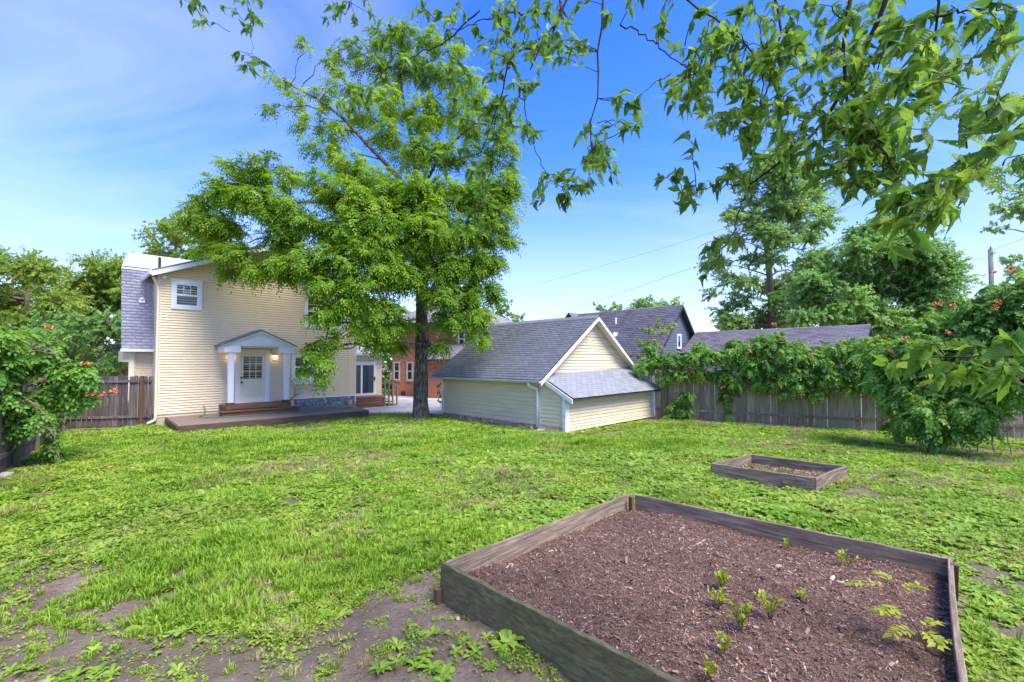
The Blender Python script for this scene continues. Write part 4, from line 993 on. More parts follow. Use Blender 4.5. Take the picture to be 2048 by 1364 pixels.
def bed_fill(name, Q, cen, parent, n, size, zt, seed, mat_s, mat_c):
    r_ = np.random.default_rng(seed); Q = np.array(Q); g_ = 40
    V = []; Fc = []
    hz = lambda x, y: gz(y) + zt + (fbm(x, y, 1.3, seed) - .5) * .10 + (fbm(x, y, 7, seed + 1) - .5) * .03
    for i in range(g_ + 1):
        for j in range(g_ + 1):
            a, b_ = i / g_, j / g_
            p = (Q[0] * (1 - a) + Q[1] * a) * (1 - b_) + (Q[3] * (1 - a) + Q[2] * a) * b_
            V.append((p[0] - cen[0], p[1] - cen[1], float(hz(p[0], p[1]))))
    for i in range(g_):
        for j in range(g_): k = i * (g_ + 1) + j; Fc.append((k, k + 1, k + g_ + 2, k + g_ + 1))
    MB().add(V, Fc).build('soil', mat_s, parent, smooth=True)
    a, b_ = r_.random(n), r_.random(n)
    p = (Q[0] * (1 - a[:, None]) + Q[1] * a[:, None]) * (1 - b_[:, None]) + (Q[3] * (1 - a[:, None]) + Q[2] * a[:, None]) * b_[:, None]
    L = size * np.exp(r_.normal(0, .55, n)); W = L * r_.uniform(.08, .3, n); th = W * .35
    yaw = r_.uniform(0, 6.28, n) ; pit = r_.normal(0, .35, n)
    D = np.stack([np.cos(yaw) * np.cos(pit), np.sin(yaw) * np.cos(pit), np.sin(pit)], 1)
    Sd = norm(np.cross(D, np.array([0, 0, 1.]) + r_.normal(0, .5, (n, 3)))); Nn = np.cross(Sd, D)
    c = np.stack([p[:, 0] - cen[0], p[:, 1] - cen[1], hz(p[:, 0], p[:, 1]) + np.abs(r_.normal(0, .008, n)) + .003], 1)
    hl = (D * L[:, None] / 2); hw = Sd * W[:, None] / 2; hn = Nn * th[:, None]
    bend = Nn * (L * r_.normal(0, .12, n))[:, None]
    Vc = np.stack([c - hl - hw, c - hl + hw, c + hw + bend, c - hw + bend, c + hl + hw * .6, c + hl - hw * .6, c + hn + bend, c - hl + hn], 1)
    idx = np.arange(n)[:, None] * 8
    Ft = np.concatenate([idx + f for f in ([0, 3, 6], [0, 6, 7], [1, 7, 6], [1, 6, 2], [6, 5, 4])])
    var = np.clip(r_.beta(2.0, 2.6, n), 0, .95); var[r_.random(n) < .012] = 1.0
    o = link(name, npmesh(name, Vc.reshape(-1, 3), Ft, mat_c, np.repeat(var, 8)), parent); tag(o, kind='stuff')
    return hz
bedz = bed_fill('mulch', BIGQ, (1.6, 3.9), bed, 52000, .0175, .13, 21, M['mulch_soil'], M['mulch'])
sbz = bed_fill('dead_weeds', SMALLQ, (4.9, 8.4), sbd, 5000, .035, .05, 22, M['mulch_soil'], M['mulch'])

# ------------------------------------------------------------------ neighbouring buildings
# brick house across the drive: local x runs along its window side, y goes back
bp0, bp1 = np.array([-8.4, 31.6]), np.array([-2.7, 29.4])
bang = math.atan2(*(bp1 - bp0)[::-1]); BL = float(np.linalg.norm(bp1 - bp0))
bh = thing('brick_house', 'two storey red brick house with pale hipped roof beyond the driveway', 'house', (bp0[0], bp0[1], -.5), bang)
MB().box(0, BL, 0, 11, 0, 4.85).build('wall', M['brick'], bh)
EV = .75
ev = [(-EV, -EV, 4.90), (BL + EV, -EV, 4.90), (BL + EV, 11 + EV, 4.90), (-EV, 11 + EV, 4.90)]
MB().hexa([(x, y, 4.85) for x, y, _ in ev] + [(x, y, 5.05) for x, y, _ in ev]).build('eave', M['fascia_grey'], bh)
rt = (BL / 2, 2.6, 7.0), (BL / 2, 8.4, 7.0)
rz_ = 5.06
shingles('roof', M['sh_brick'], (-EV - .05, -EV - .05, rz_), (BL + EV + .05, -EV - .05, rz_), (rt[0][0] - .01, rt[0][1], 7.0), (rt[0][0] + .01, rt[0][1], 7.0), 16, .35, bh, rng)
shingles('roof', M['sh_brick'], (BL + EV + .05, -EV - .05, rz_), (BL + EV + .05, 11 + EV, rz_), rt[0], rt[1], 16, .35, bh, rng)
shingles('roof', M['sh_brick'], (-EV - .05, 11 + EV, rz_), (-EV - .05, -EV - .05, rz_), rt[1], rt[0], 16, .35, bh, rng)
MB().add([(-EV, -EV, 5.045), (BL + EV, -EV, 5.045), (BL + EV, 11 + EV, 5.045), (-EV, 11 + EV, 5.045), (rt[0][0], rt[0][1], 6.98), (rt[1][0], rt[1][1], 6.98)], [(0, 1, 4), (1, 2, 5, 4), (2, 3, 5), (3, 0, 4, 5)]).build('roof_deck', M['sh_brick'], bh)
for (wx, z0, z1) in ((.15, 1.15, 2.45), (1.22, 1.15, 2.45), (2.42, 1.15, 2.45), (5.2, 3.2, 4.7)):
    window(bh, wx, wx + .52, z0, z1, trim=.07, sashes=((0, 0, 1, .5, 1, 1), (0, .5, 1, 1, 1, 1)), tm='meter' if z0 < 3 else 'white', sill=False)
    MB().box(wx - .06, wx + .58, -.06, 0, z0 - .09, z0 - .005).build('sill', M['found'], bh)
for wx in (.75, 2.6): MB().box(wx, wx + .36, -.015, 0, .08, .40).build('vent', M['fascia_grey'], bh)
MB().tube([(2.88, -.05, .2), (2.88, -.05, 4.8)], .04, 6).build('downspout', M['fascia_grey'], bh)
MB().box(3.6, 5.9, -1.1, -.001, .0, 2.55).build('bay_wall', M['brick'], bh)
MB().hexa([(2.95, -1.5, 2.62), (6.3, -1.5, 2.62), (6.3, -.002, 2.62), (2.95, -.002, 2.62), (4.1, -.3, 3.55), (5.6, -.3, 3.55), (5.6, -.002, 3.65), (4.1, -.002, 3.65)]).build('bay_roof', M['sh_neigh'], bh)
MB().box(2.93, 6.32, -1.52, -.003, 2.50, 2.615).build('bay_eave', M['fascia_grey'], bh)

# grey-roofed neighbour behind the vine fence: gable with dark trim and a long low wing
nh = thing('house', 'neighbouring house with steep purple-grey roof and slate blue gable beyond the vine fence', 'house', (9.17, 24.0, -.4), R(-45))
# local x: along the ridge, towards the gable end; y: back, away from the yard
NR, NE = 5.42, 2.2
MB().prism([(-3.0, 0), (3.0, 0), (3.0, 2.35), (0, NR - .15), (-3.0, 2.35)], -7.0, -.30, 'x').build('wall', M['slate_blue'], nh)
m = MB(); laps(m, gable(-3.0, 3.0, 2.35, 0, NR - .18), .3, NR, .14); m.build('siding', M['slate_blue'], nh, rot=(0, 0, R(90)), loc=(-.295, 0, 0))
shingles('roof', M['sh_neigh'], (-7.3, -3.35, 2.07), (0, -3.35, 2.07), (-7.3, 0, NR), (0, 0, NR), 32, .34, nh, rng, .012, z=.01)
MB().prism([(-3.35, 2.05), (0, NR - .02), (3.35, 2.05), (3.35, 1.90), (0, NR - .17), (-3.35, 1.90)], -7.3, 0, 'x').build('roof_deck', M['fascia_grey'], nh)
wd = window(nh, -.28, .22, 3.05, 3.85, trim=.07, sashes=((0, 0, 1, 1, 1, 1),), tm='white', sill=False)
wd.rotation_euler = (0, 0, R(90)); wd.location = (-.29, 0, 0)
MB().box(-3.55, -3.1, -1.95, -1.5, 3.75, 3.98).build('roof_vent', M['white'], nh)
MB().tube([(-3.1, -2.3, 3.0), (-3.1, -2.3, 3.4)], .06, 8).build('vent_pipe', M['white'], nh)
MB().tube([(-3.6, -.9, 4.4), (-3.6, -.9, 4.9)], .05, 8).build('vent_pipe', M['white'], nh)
# small gable at the far end of the ridge
MB().prism([(-.55, 0), (.55, 0), (0, .6)], 0, 2.4).build('dormer', M['fascia_grey'], nh, loc=(-7.0, -.75, 4.72))
for sx in (-1, 1):
    MB().prism([(sx * .72, -.08), (0, .67), (0, .74), (sx * .79, -.08)], -.2, 2.5).build('dormer_roof', M['sh_neigh'], nh, loc=(-7.0, -.75, 4.72))
# long low wing
wg0, wg1 = .02, 7.7
shingles('wing_roof', M['sh_neigh'], (wg0, -.55, 2.80), (wg1, -.55, 2.80), (wg0, 1.55, 4.0), (wg1, 1.55, 4.0), 17, .34, nh, rng, .012, z=.01)
MB().prism([(-.55, 2.78), (1.55, 3.98), (3.65, 2.78), (3.65, 2.68), (1.55, 3.88), (-.55, 2.68)], wg0, wg1, 'x').build('wing_roof_deck', M['fascia_grey'], nh)
MB().prism([(-.2, 0), (3.3, 0), (3.3, 2.85), (1.55, 3.85), (-.2, 2.85)], wg0, wg1 - .3, 'x').build('wing_wall', M['soffit'], nh)
# roof glimpsed behind the left trees
lh = thing('house', 'grey roof of a far house half hidden behind the trees and picket fence', 'house', (-27.0, 31.0, -.4), R(-25))
MB().box(-4, 4, 0, 6, 0, 2.6).build('wall', M['soffit'], lh)
MB().prism([(-.5, 2.5), (3, 4.6), (6.5, 2.5), (6.5, 2.4), (3, 4.5), (-.5, 2.4)], -4.5, 4.5, 'x').build('roof_deck', M['sh_brick'], lh)
shingles('roof', M['sh_brick'], (-4.5, -.5, 2.5), (4.5, -.5, 2.5), (-4.5, 3, 4.6), (4.5, 3, 4.6), 20, .35, lh, rng)

# ------------------------------------------------------------------ utility pole and wires
pl0 = at(1984, 600, 32)
up = thing('utility_pole', 'weathered grey wooden utility pole rising behind the big trumpet vine', 'utility pole', (pl0[0], 32, -.4))
ptop = at(1984, 498, 32)[2] + .4
MB().tube([(0, 0, 0), (0, 0, ptop)], [.17, .13], 10).build('pole', M['pole_wood'], up, smooth=True)
MB().box(-.16, .16, -.2, -.13, ptop - .35, ptop - .25).build('bracket', M['pole_wood'], up)
MB().tube([(-.08, -.1, ptop - .02), (-.08, -.1, ptop + .14)], .04, 6).build('insulator', M['fascia_grey'], up)
def wire(label, a, b_, sagm, rad=.009):
    a = np.array(a); b_ = np.array(b_); p = a + (b_ - a) * np.linspace(0, 1, 24)[:, None]
    p[:, 2] -= sagm * 4 * np.linspace(0, 1, 24) * (1 - np.linspace(0, 1, 24))
    tag(MB().tube(p, rad, 4).build('wire', M['wire']), label, 'wire')
wire('thin cable running from the brick house past the slate roof up to the trees', at(1040, 655, 30), at(1760, 390, 24), .2, .007)
wire('faint cable crossing the open sky between main tree and right trees', at(1010, 585, 34), at(1700, 372, 30), .3, .006)
wire('cable strung to the utility pole over the trumpet vine', at(1984, 515, 32), at(1700, 530, 40), .2, .010)
wire('cable leaving the utility pole towards the leafy branch overhead', at(1984, 500, 32), at(2150, 430, 22), .1, .010)

# ------------------------------------------------------------------ trees
def trunk_mesh(name, pts, rad, mat, parent, n=22, step=.12, rough=.10, flare=0.0, seed=0):
    pts = np.array(pts, float); rad = np.array(rad, float)
    d = np.concatenate([[0], np.cumsum(np.linalg.norm(np.diff(pts, axis=0), axis=1))]); k = max(4, int(d[-1] / step))
    s = np.linspace(0, d[-1], k)
    P = np.stack([np.interp(s, d, pts[:, i]) for i in range(3)], 1)
    for _ in range(6): P[1:-1] = (P[:-2] + 2 * P[1:-1] + P[2:]) / 4
    rr = np.interp(s, d, rad) * (1 + flare * np.exp(-s / .25))
    th = np.linspace(0, 2 * math.pi, n, endpoint=False)
    tan = norm(np.gradient(P, axis=0)); ref = np.array([1., 0, 0]); a = norm(np.cross(tan, ref)); b_ = np.cross(a, tan)
    bark = (np.stack([fbm(np.full(k, t * 3.2), s * .9 + .4 * math.sin(t * 2), 1.6, seed + 2) for t in th], 1) - .5) * 2
    lob = 1 + flare * .35 * np.exp(-s / .35)[:, None] * np.sin(th[None] * 5 + 1)
    rad2 = rr[:, None] * (1 + rough * bark) * lob
    V = P[:, None] + (a[:, None] * np.cos(th)[None, :, None] + b_[:, None] * np.sin(th)[None, :, None]) * rad2[..., None]
    idx = np.arange(k * n).reshape(k, n)
    Fc = np.stack([idx[:-1], np.roll(idx, -1, 1)[:-1], np.roll(idx, -1, 1)[1:], idx[1:]], -1).reshape(-1, 4)
    return link(name, npmesh(name, V.reshape(-1, 3), Fc, mat, smooth=True), parent)
def sub(pts, n=12):
    pts = np.array(pts, float); d = np.concatenate([[0], np.cumsum(np.linalg.norm(np.diff(pts, axis=0), axis=1))]); s = np.linspace(0, d[-1], n)
    return np.stack([np.interp(s, d, pts[:, i]) for i in range(3)], 1)

# ---- main tree in the yard
TY = 18.73
tr0 = np.array([-3.81, TY, -.4])
mt = thing('tree', 'tall leafy yard tree with dark furrowed trunk and drooping compound leaves', 'tree', tuple(tr0))
def L0(p): return np.array(p) - tr0
def T(u, v, dy=0): return L0(at(u, v, TY + dy))
trunk = [T(841, 842), T(841, 800), T(842, 740), T(843, 660), T(844, 580), T(848, 500), T(846, 440), T(838, 380, .2), T(830, 320, .4), T(820, 260, .4), T(806, 200, .4), T(800, 140, .3), T(802, 90, .2)]
trunk_mesh('trunk', trunk, [.33, .28, .262, .25, .235, .215, .18, .14, .11, .085, .06, .04, .025], M['bark'], mt, flare=.28, rough=.13, n=30, step=.10)
mb = MB().tube([T(851, 688, -.30), T(858, 690, -.36), T(861, 694, -.42)], [.16, .13, .085], 10); mb.build('knot', M['bark'], mt, smooth=True)
LB = [
    [T(842, 432), T(810, 372, -.6), T(775, 330, -1.0), T(740, 295, -1.2), T(690, 240, -1.2), T(640, 200, -1.0), T(580, 170, -.8)],
    [T(845, 470), T(780, 425, -1.2), T(720, 402, -2.0), T(660, 402, -2.6), T(600, 405, -2.8), T(530, 400, -2.6), T(450, 430, -2.2)],
    [T(847, 500), T(760, 480, -1.8), T(690, 500, -2.8), T(640, 540, -3.2), T(600, 500, -2.8), T(540, 480, -2.5)],
    [T(838, 390), T(870, 330, -.8), T(910, 280, -1.2), T(960, 240, -1.2), T(1000, 250, -1.0)],
    [T(846, 450), T(900, 410, -1.2), T(960, 400, -1.5), T(1000, 370, -1.2)],
    [T(846, 540), T(890, 520, -1.2), T(930, 540, -1.6), T(960, 580, -1.6)],
    [T(844, 560), T(780, 540, -2.0), T(740, 560, -2.6), T(700, 610, -2.8), T(660, 640, -3.0), T(648, 700, -3.0)],
    [T(830, 320), T(850, 240, .4), T(860, 160, .4), T(850, 80, .2)],
    [T(838, 400), T(800, 430, 2.0), T(740, 400, 3.2)], [T(846, 440), T(900, 420, 2.0), T(950, 400, 2.8)],
]
for k, l in enumerate(LB):
    l = [np.array(p) for p in l]
    MB().tube(sub(l, 14), list(np.linspace(.12 if k < 2 else .085, .02, 14)), 7, False).build('limb', M['bark'], mt, smooth=True)
limbs = [sub(l, 16) for l in LB] + [sub(trunk[5:], 20)]
PXM = F / TY
def cl(u, v, r, dy=0, d=1, asp=.8):
    k = r * (1.1 if v > 330 else .98) / PXM; d = d * (1 if v > 360 else .62 if v > 250 else .5) * (1 + dy / TY); return (T(u, v, dy), (k, k * 1.0, k * asp), d)
MC = [cl(392, 455, 24, -2.2), cl(402, 412, 24, -2.2), cl(430, 505, 28, -2.3), cl(470, 335, 28, -2.4), cl(535, 325, 26, -2.5), cl(1022, 330, 22, -1.1), cl(1024, 400, 24, -1.1), cl(1008, 480, 24, -1.3), cl(985, 530, 24, -1.4), cl(1015, 220, 20, -.9), cl(405, 440, 34, -2.2), cl(455, 385, 42, -2.4), cl(440, 460, 40, -2.2), cl(500, 340, 36, -2.4, .8), cl(505, 400, 46, -2.6), cl(560, 360, 40, -2.6, .8), cl(560, 420, 44, -2.8), cl(480, 515, 34, -2.4), cl(520, 545, 34, -2.4), cl(455, 545, 20, -2.4), cl(560, 490, 40, -2.6), cl(600, 530, 44, -3.0), cl(560, 555, 26, -2.6), cl(615, 450, 38, -2.8), cl(585, 335, 22, -2.4, .6),
      cl(650, 570, 40, -3.2), cl(645, 630, 28, -3.2), cl(652, 680, 15, -3.1, 1.6), cl(628, 705, 17, -3.1, 1.6), cl(646, 725, 13, -3.1, 1.6), cl(614, 746, 12, -3.1, 1.6), cl(640, 756, 10, -3.1, 1.6),
      cl(650, 370, 40, -2.4, .7), cl(700, 400, 52, -2.4), cl(690, 460, 52, -2.8), cl(690, 520, 48, -3.0), cl(720, 575, 44, -2.8), cl(750, 500, 54, -2.6), cl(745, 430, 56, -2.4), cl(790, 460, 50, -2.2), cl(790, 545, 50, -2.4), cl(800, 390, 46, -1.8), cl(700, 620, 36, -2.8, .9), cl(760, 620, 36, -2.4, .9), cl(735, 655, 30, -2.4, .9), cl(775, 660, 30, -2.0, .9), cl(760, 690, 24, -1.6, .9), cl(790, 690, 26, -.6, .8), cl(815, 650, 26, -.8, .8),
      cl(840, 500, 46, -2.0), cl(860, 430, 50, -1.8), cl(880, 545, 46, -1.8), cl(905, 600, 42, -1.8), cl(900, 650, 34, -1.6), cl(945, 640, 36, -1.6), cl(960, 590, 36, -1.6), cl(990, 580, 18, -1.6), cl(930, 540, 44, -1.6), cl(920, 470, 50, -1.8), cl(970, 460, 46, -1.4), cl(965, 520, 34, -1.4), cl(1000, 430, 36, -1.2), cl(1010, 370, 32, -1.2), cl(960, 390, 46, -1.4), cl(910, 390, 46, -1.4), cl(880, 690, 22, -1.6, .7), cl(960, 680, 20, -1.6, .8),
      cl(640, 300, 34, -1.4), cl(700, 330, 48, -1.6), cl(750, 350, 46, -1.6), cl(670, 265, 34, -1.2, .8), cl(625, 240, 34, -1.0, .7), cl(590, 200, 30, -.8, .7), cl(560, 165, 30, -.8, .7), cl(545, 220, 24, -.8, .6), cl(600, 260, 24, -.8, .6), cl(650, 190, 34, -1.0, .7), cl(690, 170, 40, -.8, .8), cl(660, 120, 34, -.6, .7), cl(620, 95, 24, -.6, .6), cl(700, 105, 36, -.4, .8), cl(745, 130, 42, -.2), cl(760, 80, 40, 0), cl(720, 220, 44, -1.0), cl(770, 200, 46, -.6), cl(770, 270, 46, -.8), cl(820, 130, 48, 0), cl(810, 70, 42, 0), cl(860, 80, 40, 0), cl(870, 150, 46, 0), cl(840, 220, 48, -.4), cl(890, 220, 46, -.4), cl(920, 160, 44, -.4), cl(900, 100, 36, 0), cl(850, 300, 42, -1.2, .8), cl(900, 310, 46, -1.0), cl(950, 250, 44, -1.0), cl(960, 320, 42, -1.0), cl(1000, 290, 38, -1.0), cl(990, 220, 34, -.8), cl(950, 190, 34, -.6), cl(1020, 260, 24, -1.0),
      cl(840, 380, 40, -2.2), cl(850, 460, 44, -2.6), cl(830, 310, 36, -1.6), cl(815, 560, 36, -2.4), cl(845, 250, 36, -1.2), cl(870, 590, 26, -2.2), cl(740, 400, 60, 3.2, .6), cl(950, 400, 60, 2.8, .6), cl(820, 330, 60, 2.5, .5), cl(680, 480, 50, 3.2, .5), cl(880, 250, 55, 2.2, .5), cl(780, 180, 55, 2.0, .5), cl(880, 480, 55, 2.8, .5)]
foliage(MC, limbs, np.random.default_rng(3), 52, 11, 'compound', (.40, .150, .055), M['bark'], mt, M['leaf_main'], tk=3, droop=.5, pairs=4, twig_r=.008, limb_r=.035, flat=.35)

# ---- background trees
def bgtree(name, label, u, Y, base_v, clumps, mat, size, ntw, nl, trunk_r, trunk_pts=None, group=None, seed=0, barkm='bark_grey', droop=.25, flat=.12, asp=.55):
    b = at(u, base_v, Y); b[2] = -.4; r_ = np.random.default_rng(seed)
    t = thing(name, label, 'tree', tuple(b), 0, group)
    Tl = lambda u, v, dy=0: at(u, v, Y + dy) - b
    px = F / Y
    tp = [Tl(*p) for p in trunk_pts] if trunk_pts else [np.zeros(3), Tl(clumps[0][0], clumps[0][1])]
    tp[0][2] = -.1
    trunk_mesh('trunk', tp, np.linspace(trunk_r, trunk_r * .25, len(tp)), M[barkm], t, n=12, step=.35, flare=.2, rough=.08, seed=seed)
    cs = [(Tl(c[0], c[1], c[3] if len(c) > 3 else r_.uniform(-1.2, 1.2)), np.array([c[2], c[2], c[2] * .8]) / px, c[4] if len(c) > 4 else 1) for c in clumps]
    foliage(cs, [sub(tp, 20)], r_, int(ntw * 1.5), int(nl * 1.9), 'simple', (size * 1.15, asp), M[barkm], t, M[mat], tk=3, droop=droop, twig_r=.009, limb_r=.06, flat=flat)
    return t
def blob(u0, u1, v0, v1, r0, r1, n, seed, d=1, top=None, dy=1.5):
    """clumps spread through a region; top(u) trims the outline"""
    r_ = np.random.default_rng(seed); out = []
    for i in range(n * 4):
        u = r_.uniform(u0, u1); v = r_.uniform(v0, v1); r = r_.uniform(r0, r1)
        if top is not None and v - r * .8 < top(u): continue
        out.append((u, v, r, r_.uniform(-dy, dy), d))
        if len(out) >= n: break
    return out
ip = lambda xs_, ys_: (lambda u: np.interp(u, xs_, ys_))
bgtree('tree', 'tall pale green tree with forked bare trunk behind the slate-grey wing roof', 1545, 36, 700,
       blob(1420, 1680, 290, 660, 24, 44, 48, 1, .85, ip([1400, 1450, 1500, 1560, 1600, 1680, 1720], [540, 400, 320, 270, 290, 360, 480]), 3.0) + [(1560, 305, 40, 0, .7), (1500, 370, 34, 0, .7), (1630, 350, 36, 0, .7), (1450, 560, 32, 0, .8), (1478, 600, 34, -1, .9), (1500, 520, 34, 1, .8), (1585, 560, 34, 1, .8), (1440, 620, 26, 0, .8), (1520, 635, 34, 1, .9), (1590, 625, 34, 1, .9), (1470, 648, 26, 0, .9), (1575, 480, 36, 0, .8), (1462, 480, 32, 0, .7), (1500, 440, 34, 1, .7), (1590, 420, 34, 0, .7), (1530, 580, 30, 2, .9), (1545, 390, 36, 1, .7), (1545, 520, 34, -1.2, .8), (1550, 610, 32, -1.2, .9), (1530, 460, 32, -1.2, .7), (1620, 480, 36, 1, .9), (1650, 430, 36, 1, .9), (1620, 540, 36, 1.5, 1), (1420, 590, 22, 0, .8), (1440, 530, 24, 0, .8)],
       'leaf_far', .20, 24, 12, .30, [(1545, 740), (1545, 640), (1540, 560), (1532, 480), (1530, 440), (1550, 400), (1570, 360), (1562, 310)], seed=31)
bgtree('tree', 'dense deep green spreading tree overhanging the right end of the wing roof', 1720, 31, 740,
       blob(1600, 1890, 400, 690, 34, 58, 50, 2, 1.1, ip([1590, 1640, 1700, 1780, 1850, 1900, 1930], [560, 470, 430, 410, 440, 500, 540]), 2.6) + [(1650, 640, 40, -2.5), (1600, 600, 26, -1), (1880, 540, 26, 0, .7), (1920, 530, 18, 0, .6), (1760, 640, 50, -2), (1840, 640, 50, -2), (1700, 610, 50, -2.5)],
       'leaf_dense', .20, 24, 12, .4, [(1720, 750), (1722, 650), (1730, 560), (1740, 470)], seed=32)
bgtree('tree', 'loose pale tree standing beyond the utility pole', 2060, 30, 760, blob(1990, 2120, 310, 460, 18, 34, 18, 3, .8) + blob(1965, 2120, 510, 570, 16, 30, 14, 4, .8) , 'leaf_far', .22, 12, 10, .3, [(2090, 760), (2085, 520), (2070, 340)], seed=33)
bgtree('tree', 'bushy tree line glimpsed under the tall pale tree behind the wing roof', 1640, 44, 720, blob(1440, 1760, 615, 665, 18, 30, 24, 5, 1, None, 1) , 'leaf_far_y', .26, 13, 11, .25, seed=34)
bgtree('tree', 'rounded pale tree peeking over the purple-grey roof ridge', 1290, 52, 720, blob(1215, 1365, 583, 645, 14, 26, 22, 6, .9, ip([1190, 1230, 1300, 1350, 1370], [625, 605, 578, 595, 630]), 2), 'leaf_far', .30, 9, 10, .3, seed=35)
bgtree('tree', 'small far tree beside the brick house roof', 1022, 50, 720, blob(995, 1052, 608, 660, 10, 17, 14, 7, .9, None, 1), 'leaf_far', .28, 10, 10, .2, seed=36)
bgtree('tree', 'sparse far shrub-like tree next to the little dormer gable', 1212, 50, 720, blob(1195, 1232, 606, 640, 8, 13, 8, 8, .8, None, 1), 'leaf_far', .28, 10, 10, .2, seed=37)
bgtree('tree', 'broad yellow-green tree beyond the grey picket fence, farthest from the house', 60, 26, 760,
       blob(-120, 160, 470, 760, 30, 56, 56, 9, 1.0, ip([-140, -40, 0, 40, 70, 110, 170], [440, 450, 470, 470, 480, 560, 530]), 3), 'leaf_far_y', .17, 26, 12, .4, [(70, 790), (66, 680), (50, 560)], seed=38, asp=.45)
bgtree('tree', 'bright green tree between the grey picket fence and the gambrel roof', 190, 30, 760,
       blob(110, 275, 490, 740, 26, 46, 50, 10, 1.05, ip([90, 120, 170, 210, 250, 280], [560, 525, 510, 490, 500, 520]), 2.5), 'leaf_far_y', .18, 25, 12, .35, [(190, 790), (190, 660), (185, 540)], seed=39, asp=.45)
bgtree('tree', 'deep green understorey tree behind the picket fence corner', 110, 23, 780,
       blob(-60, 250, 640, 770, 24, 44, 30, 11, 1.1, None, 1.5), 'leaf_dense', .19, 17, 12, .25, seed=40)
bgtree('tree', 'airy yellow-green tree rising behind the roof of the cream house', 350, 40, 720,
       blob(285, 440, 428, 540, 16, 32, 30, 12, .75, ip([270, 300, 340, 390, 440], [470, 445, 425, 430, 450]), 2.5), 'leaf_far_y', .26, 12, 11, .35, [(350, 740), (350, 600), (352, 460)], seed=41)
bgtree('tree', 'green tree filling the gap between the glazed side room and brick house', 752, 40, 760,
       blob(690, 800, 600, 790, 22, 36, 30, 13, 1.1, None, 2), 'leaf_dense', .26, 15, 12, .3, [(752, 790), (752, 690), (750, 620)], seed=42)
bgtree('sapling', 'light green sapling growing at the garage eave out of the vine', 1298, 20.4, 836,
       [(1298, 660, 16, 0), (1318, 648, 12, 0), (1285, 690, 18, 0), (1310, 690, 20, 0), (1330, 665, 12, 0), (1298, 715, 20, 0), (1345, 650, 9, 0), (1270, 712, 12, 0)], 'leaf_far_y', .14, 36, 10, .035, [(1300, 836), (1300, 740), (1298, 660)], seed=43, asp=.4)
def shrub(label, u, Y, clumps, mat, size, seed, ntw=40, asp=.6):
    b = at(u, 800, Y); b[2] = -.4
    t = thing('shrub', label, 'shrub', tuple(b)); px = F / Y; r_ = np.random.default_rng(seed)
    cs = [(at(c[0], c[1], Y + r_.uniform(-.3, .3)) - b, np.array([1, 1, .9]) * c[2] / px, 1) for c in clumps]
    foliage(cs, [np.array([[0, 0, -.02], [0, 0, .3], [0, 0, .8]])], r_, ntw, 10, 'simple', (size, asp), M['stem'], t, M[mat], droop=.2, twig_r=.006, limb_r=.02, crown='foliage', limbname='stem')
shrub('round green shrub at the foot of the brick house by the stair railing', 768, 27.5, [(768, 782, 14), (775, 765, 11), (762, 796, 11), (778, 790, 10)], 'leaf_dense', .11, 51)
shrub('dark ivy climbing the far corner of the garage', 880, 20.3, [(879, 790, 8), (879, 770, 8), (880, 752, 7), (878, 805, 8)], 'leaf_dense', .11, 52, 60)

# ------------------------------------------------------------------ trumpet vines
fl = MB()
for k in range(6):
    a = k * 1.05 + .3; d = Vector((math.cos(a), math.sin(a), .35 + .3 * math.sin(k * 2.1))).normalized()
    p0 = Vector((0, 0, 0)); fl.tube([p0 + d * .01, p0 + d * .055, p0 + d * .075, p0 + d * .085], [.005, .011, .020, .033], 6, False)
flower_me = fl.mesh('flower', M['orange'])
def vine(label, origin, clumps, seed, ntw, nl, size, flowers, stems, fence_mat=None):
    r_ = np.random.default_rng(seed); origin = np.array(origin, float)
    t = thing('trumpet_vine', label, 'vine', tuple(origin))
    cs = [(np.array(c[0]) - origin, c[1], c[2] if len(c) > 2 else 1) for c in clumps]
    st = [sub(np.array(s) - origin, 14) for s in stems]
    for s in st:
        s = s + r_.normal(0, .03, s.shape)
        MB().tube(s, list(np.linspace(.013, .005, len(s))), 5, False).build('stem', M['stem'], t)
    foliage(cs, st, r_, ntw, nl, 'compound', size, M['stem'], t, M['leaf_vine'], tk=3, droop=.55, pairs=4, twig_r=.005, limb_r=.012, flat=.25, crown='foliage', limbname='twigs', lo=.1)
    for i, p in enumerate(flowers):
        p = np.array(p) - origin
        link('flower', flower_me, t, tuple(p), tuple(r_.uniform(-.8, .8, 3)), (.8,) * 3 if i % 3 else (1.05,) * 3)
FD = norm(np.array(FB) - np.array(FA)); FN = np.array([-FD[1], FD[0]]);
FN = FN if FN[1] < 0 else -FN              # towards the yard
def onf(u, v, off=.3):
    """point on a plane parallel to the long fence, off metres out into the yard"""
    r = at(u, v, 1.0) - np.array([0, 0, H]); p0 = np.array(FA) + FN * off
    A_ = np.array([[FD[0], -r[0]], [FD[1], -r[1]]]); t_, s_ = np.linalg.solve(A_, -p0)
    return np.array([r[0] * s_, r[1] * s_, H + r[2] * s_])
def fcl(u, v, r, off=.3, d=1):
    p = onf(u, v, off); k = r / (F / p[1]); return (p, (k, k, k * .8), d)
VC = []
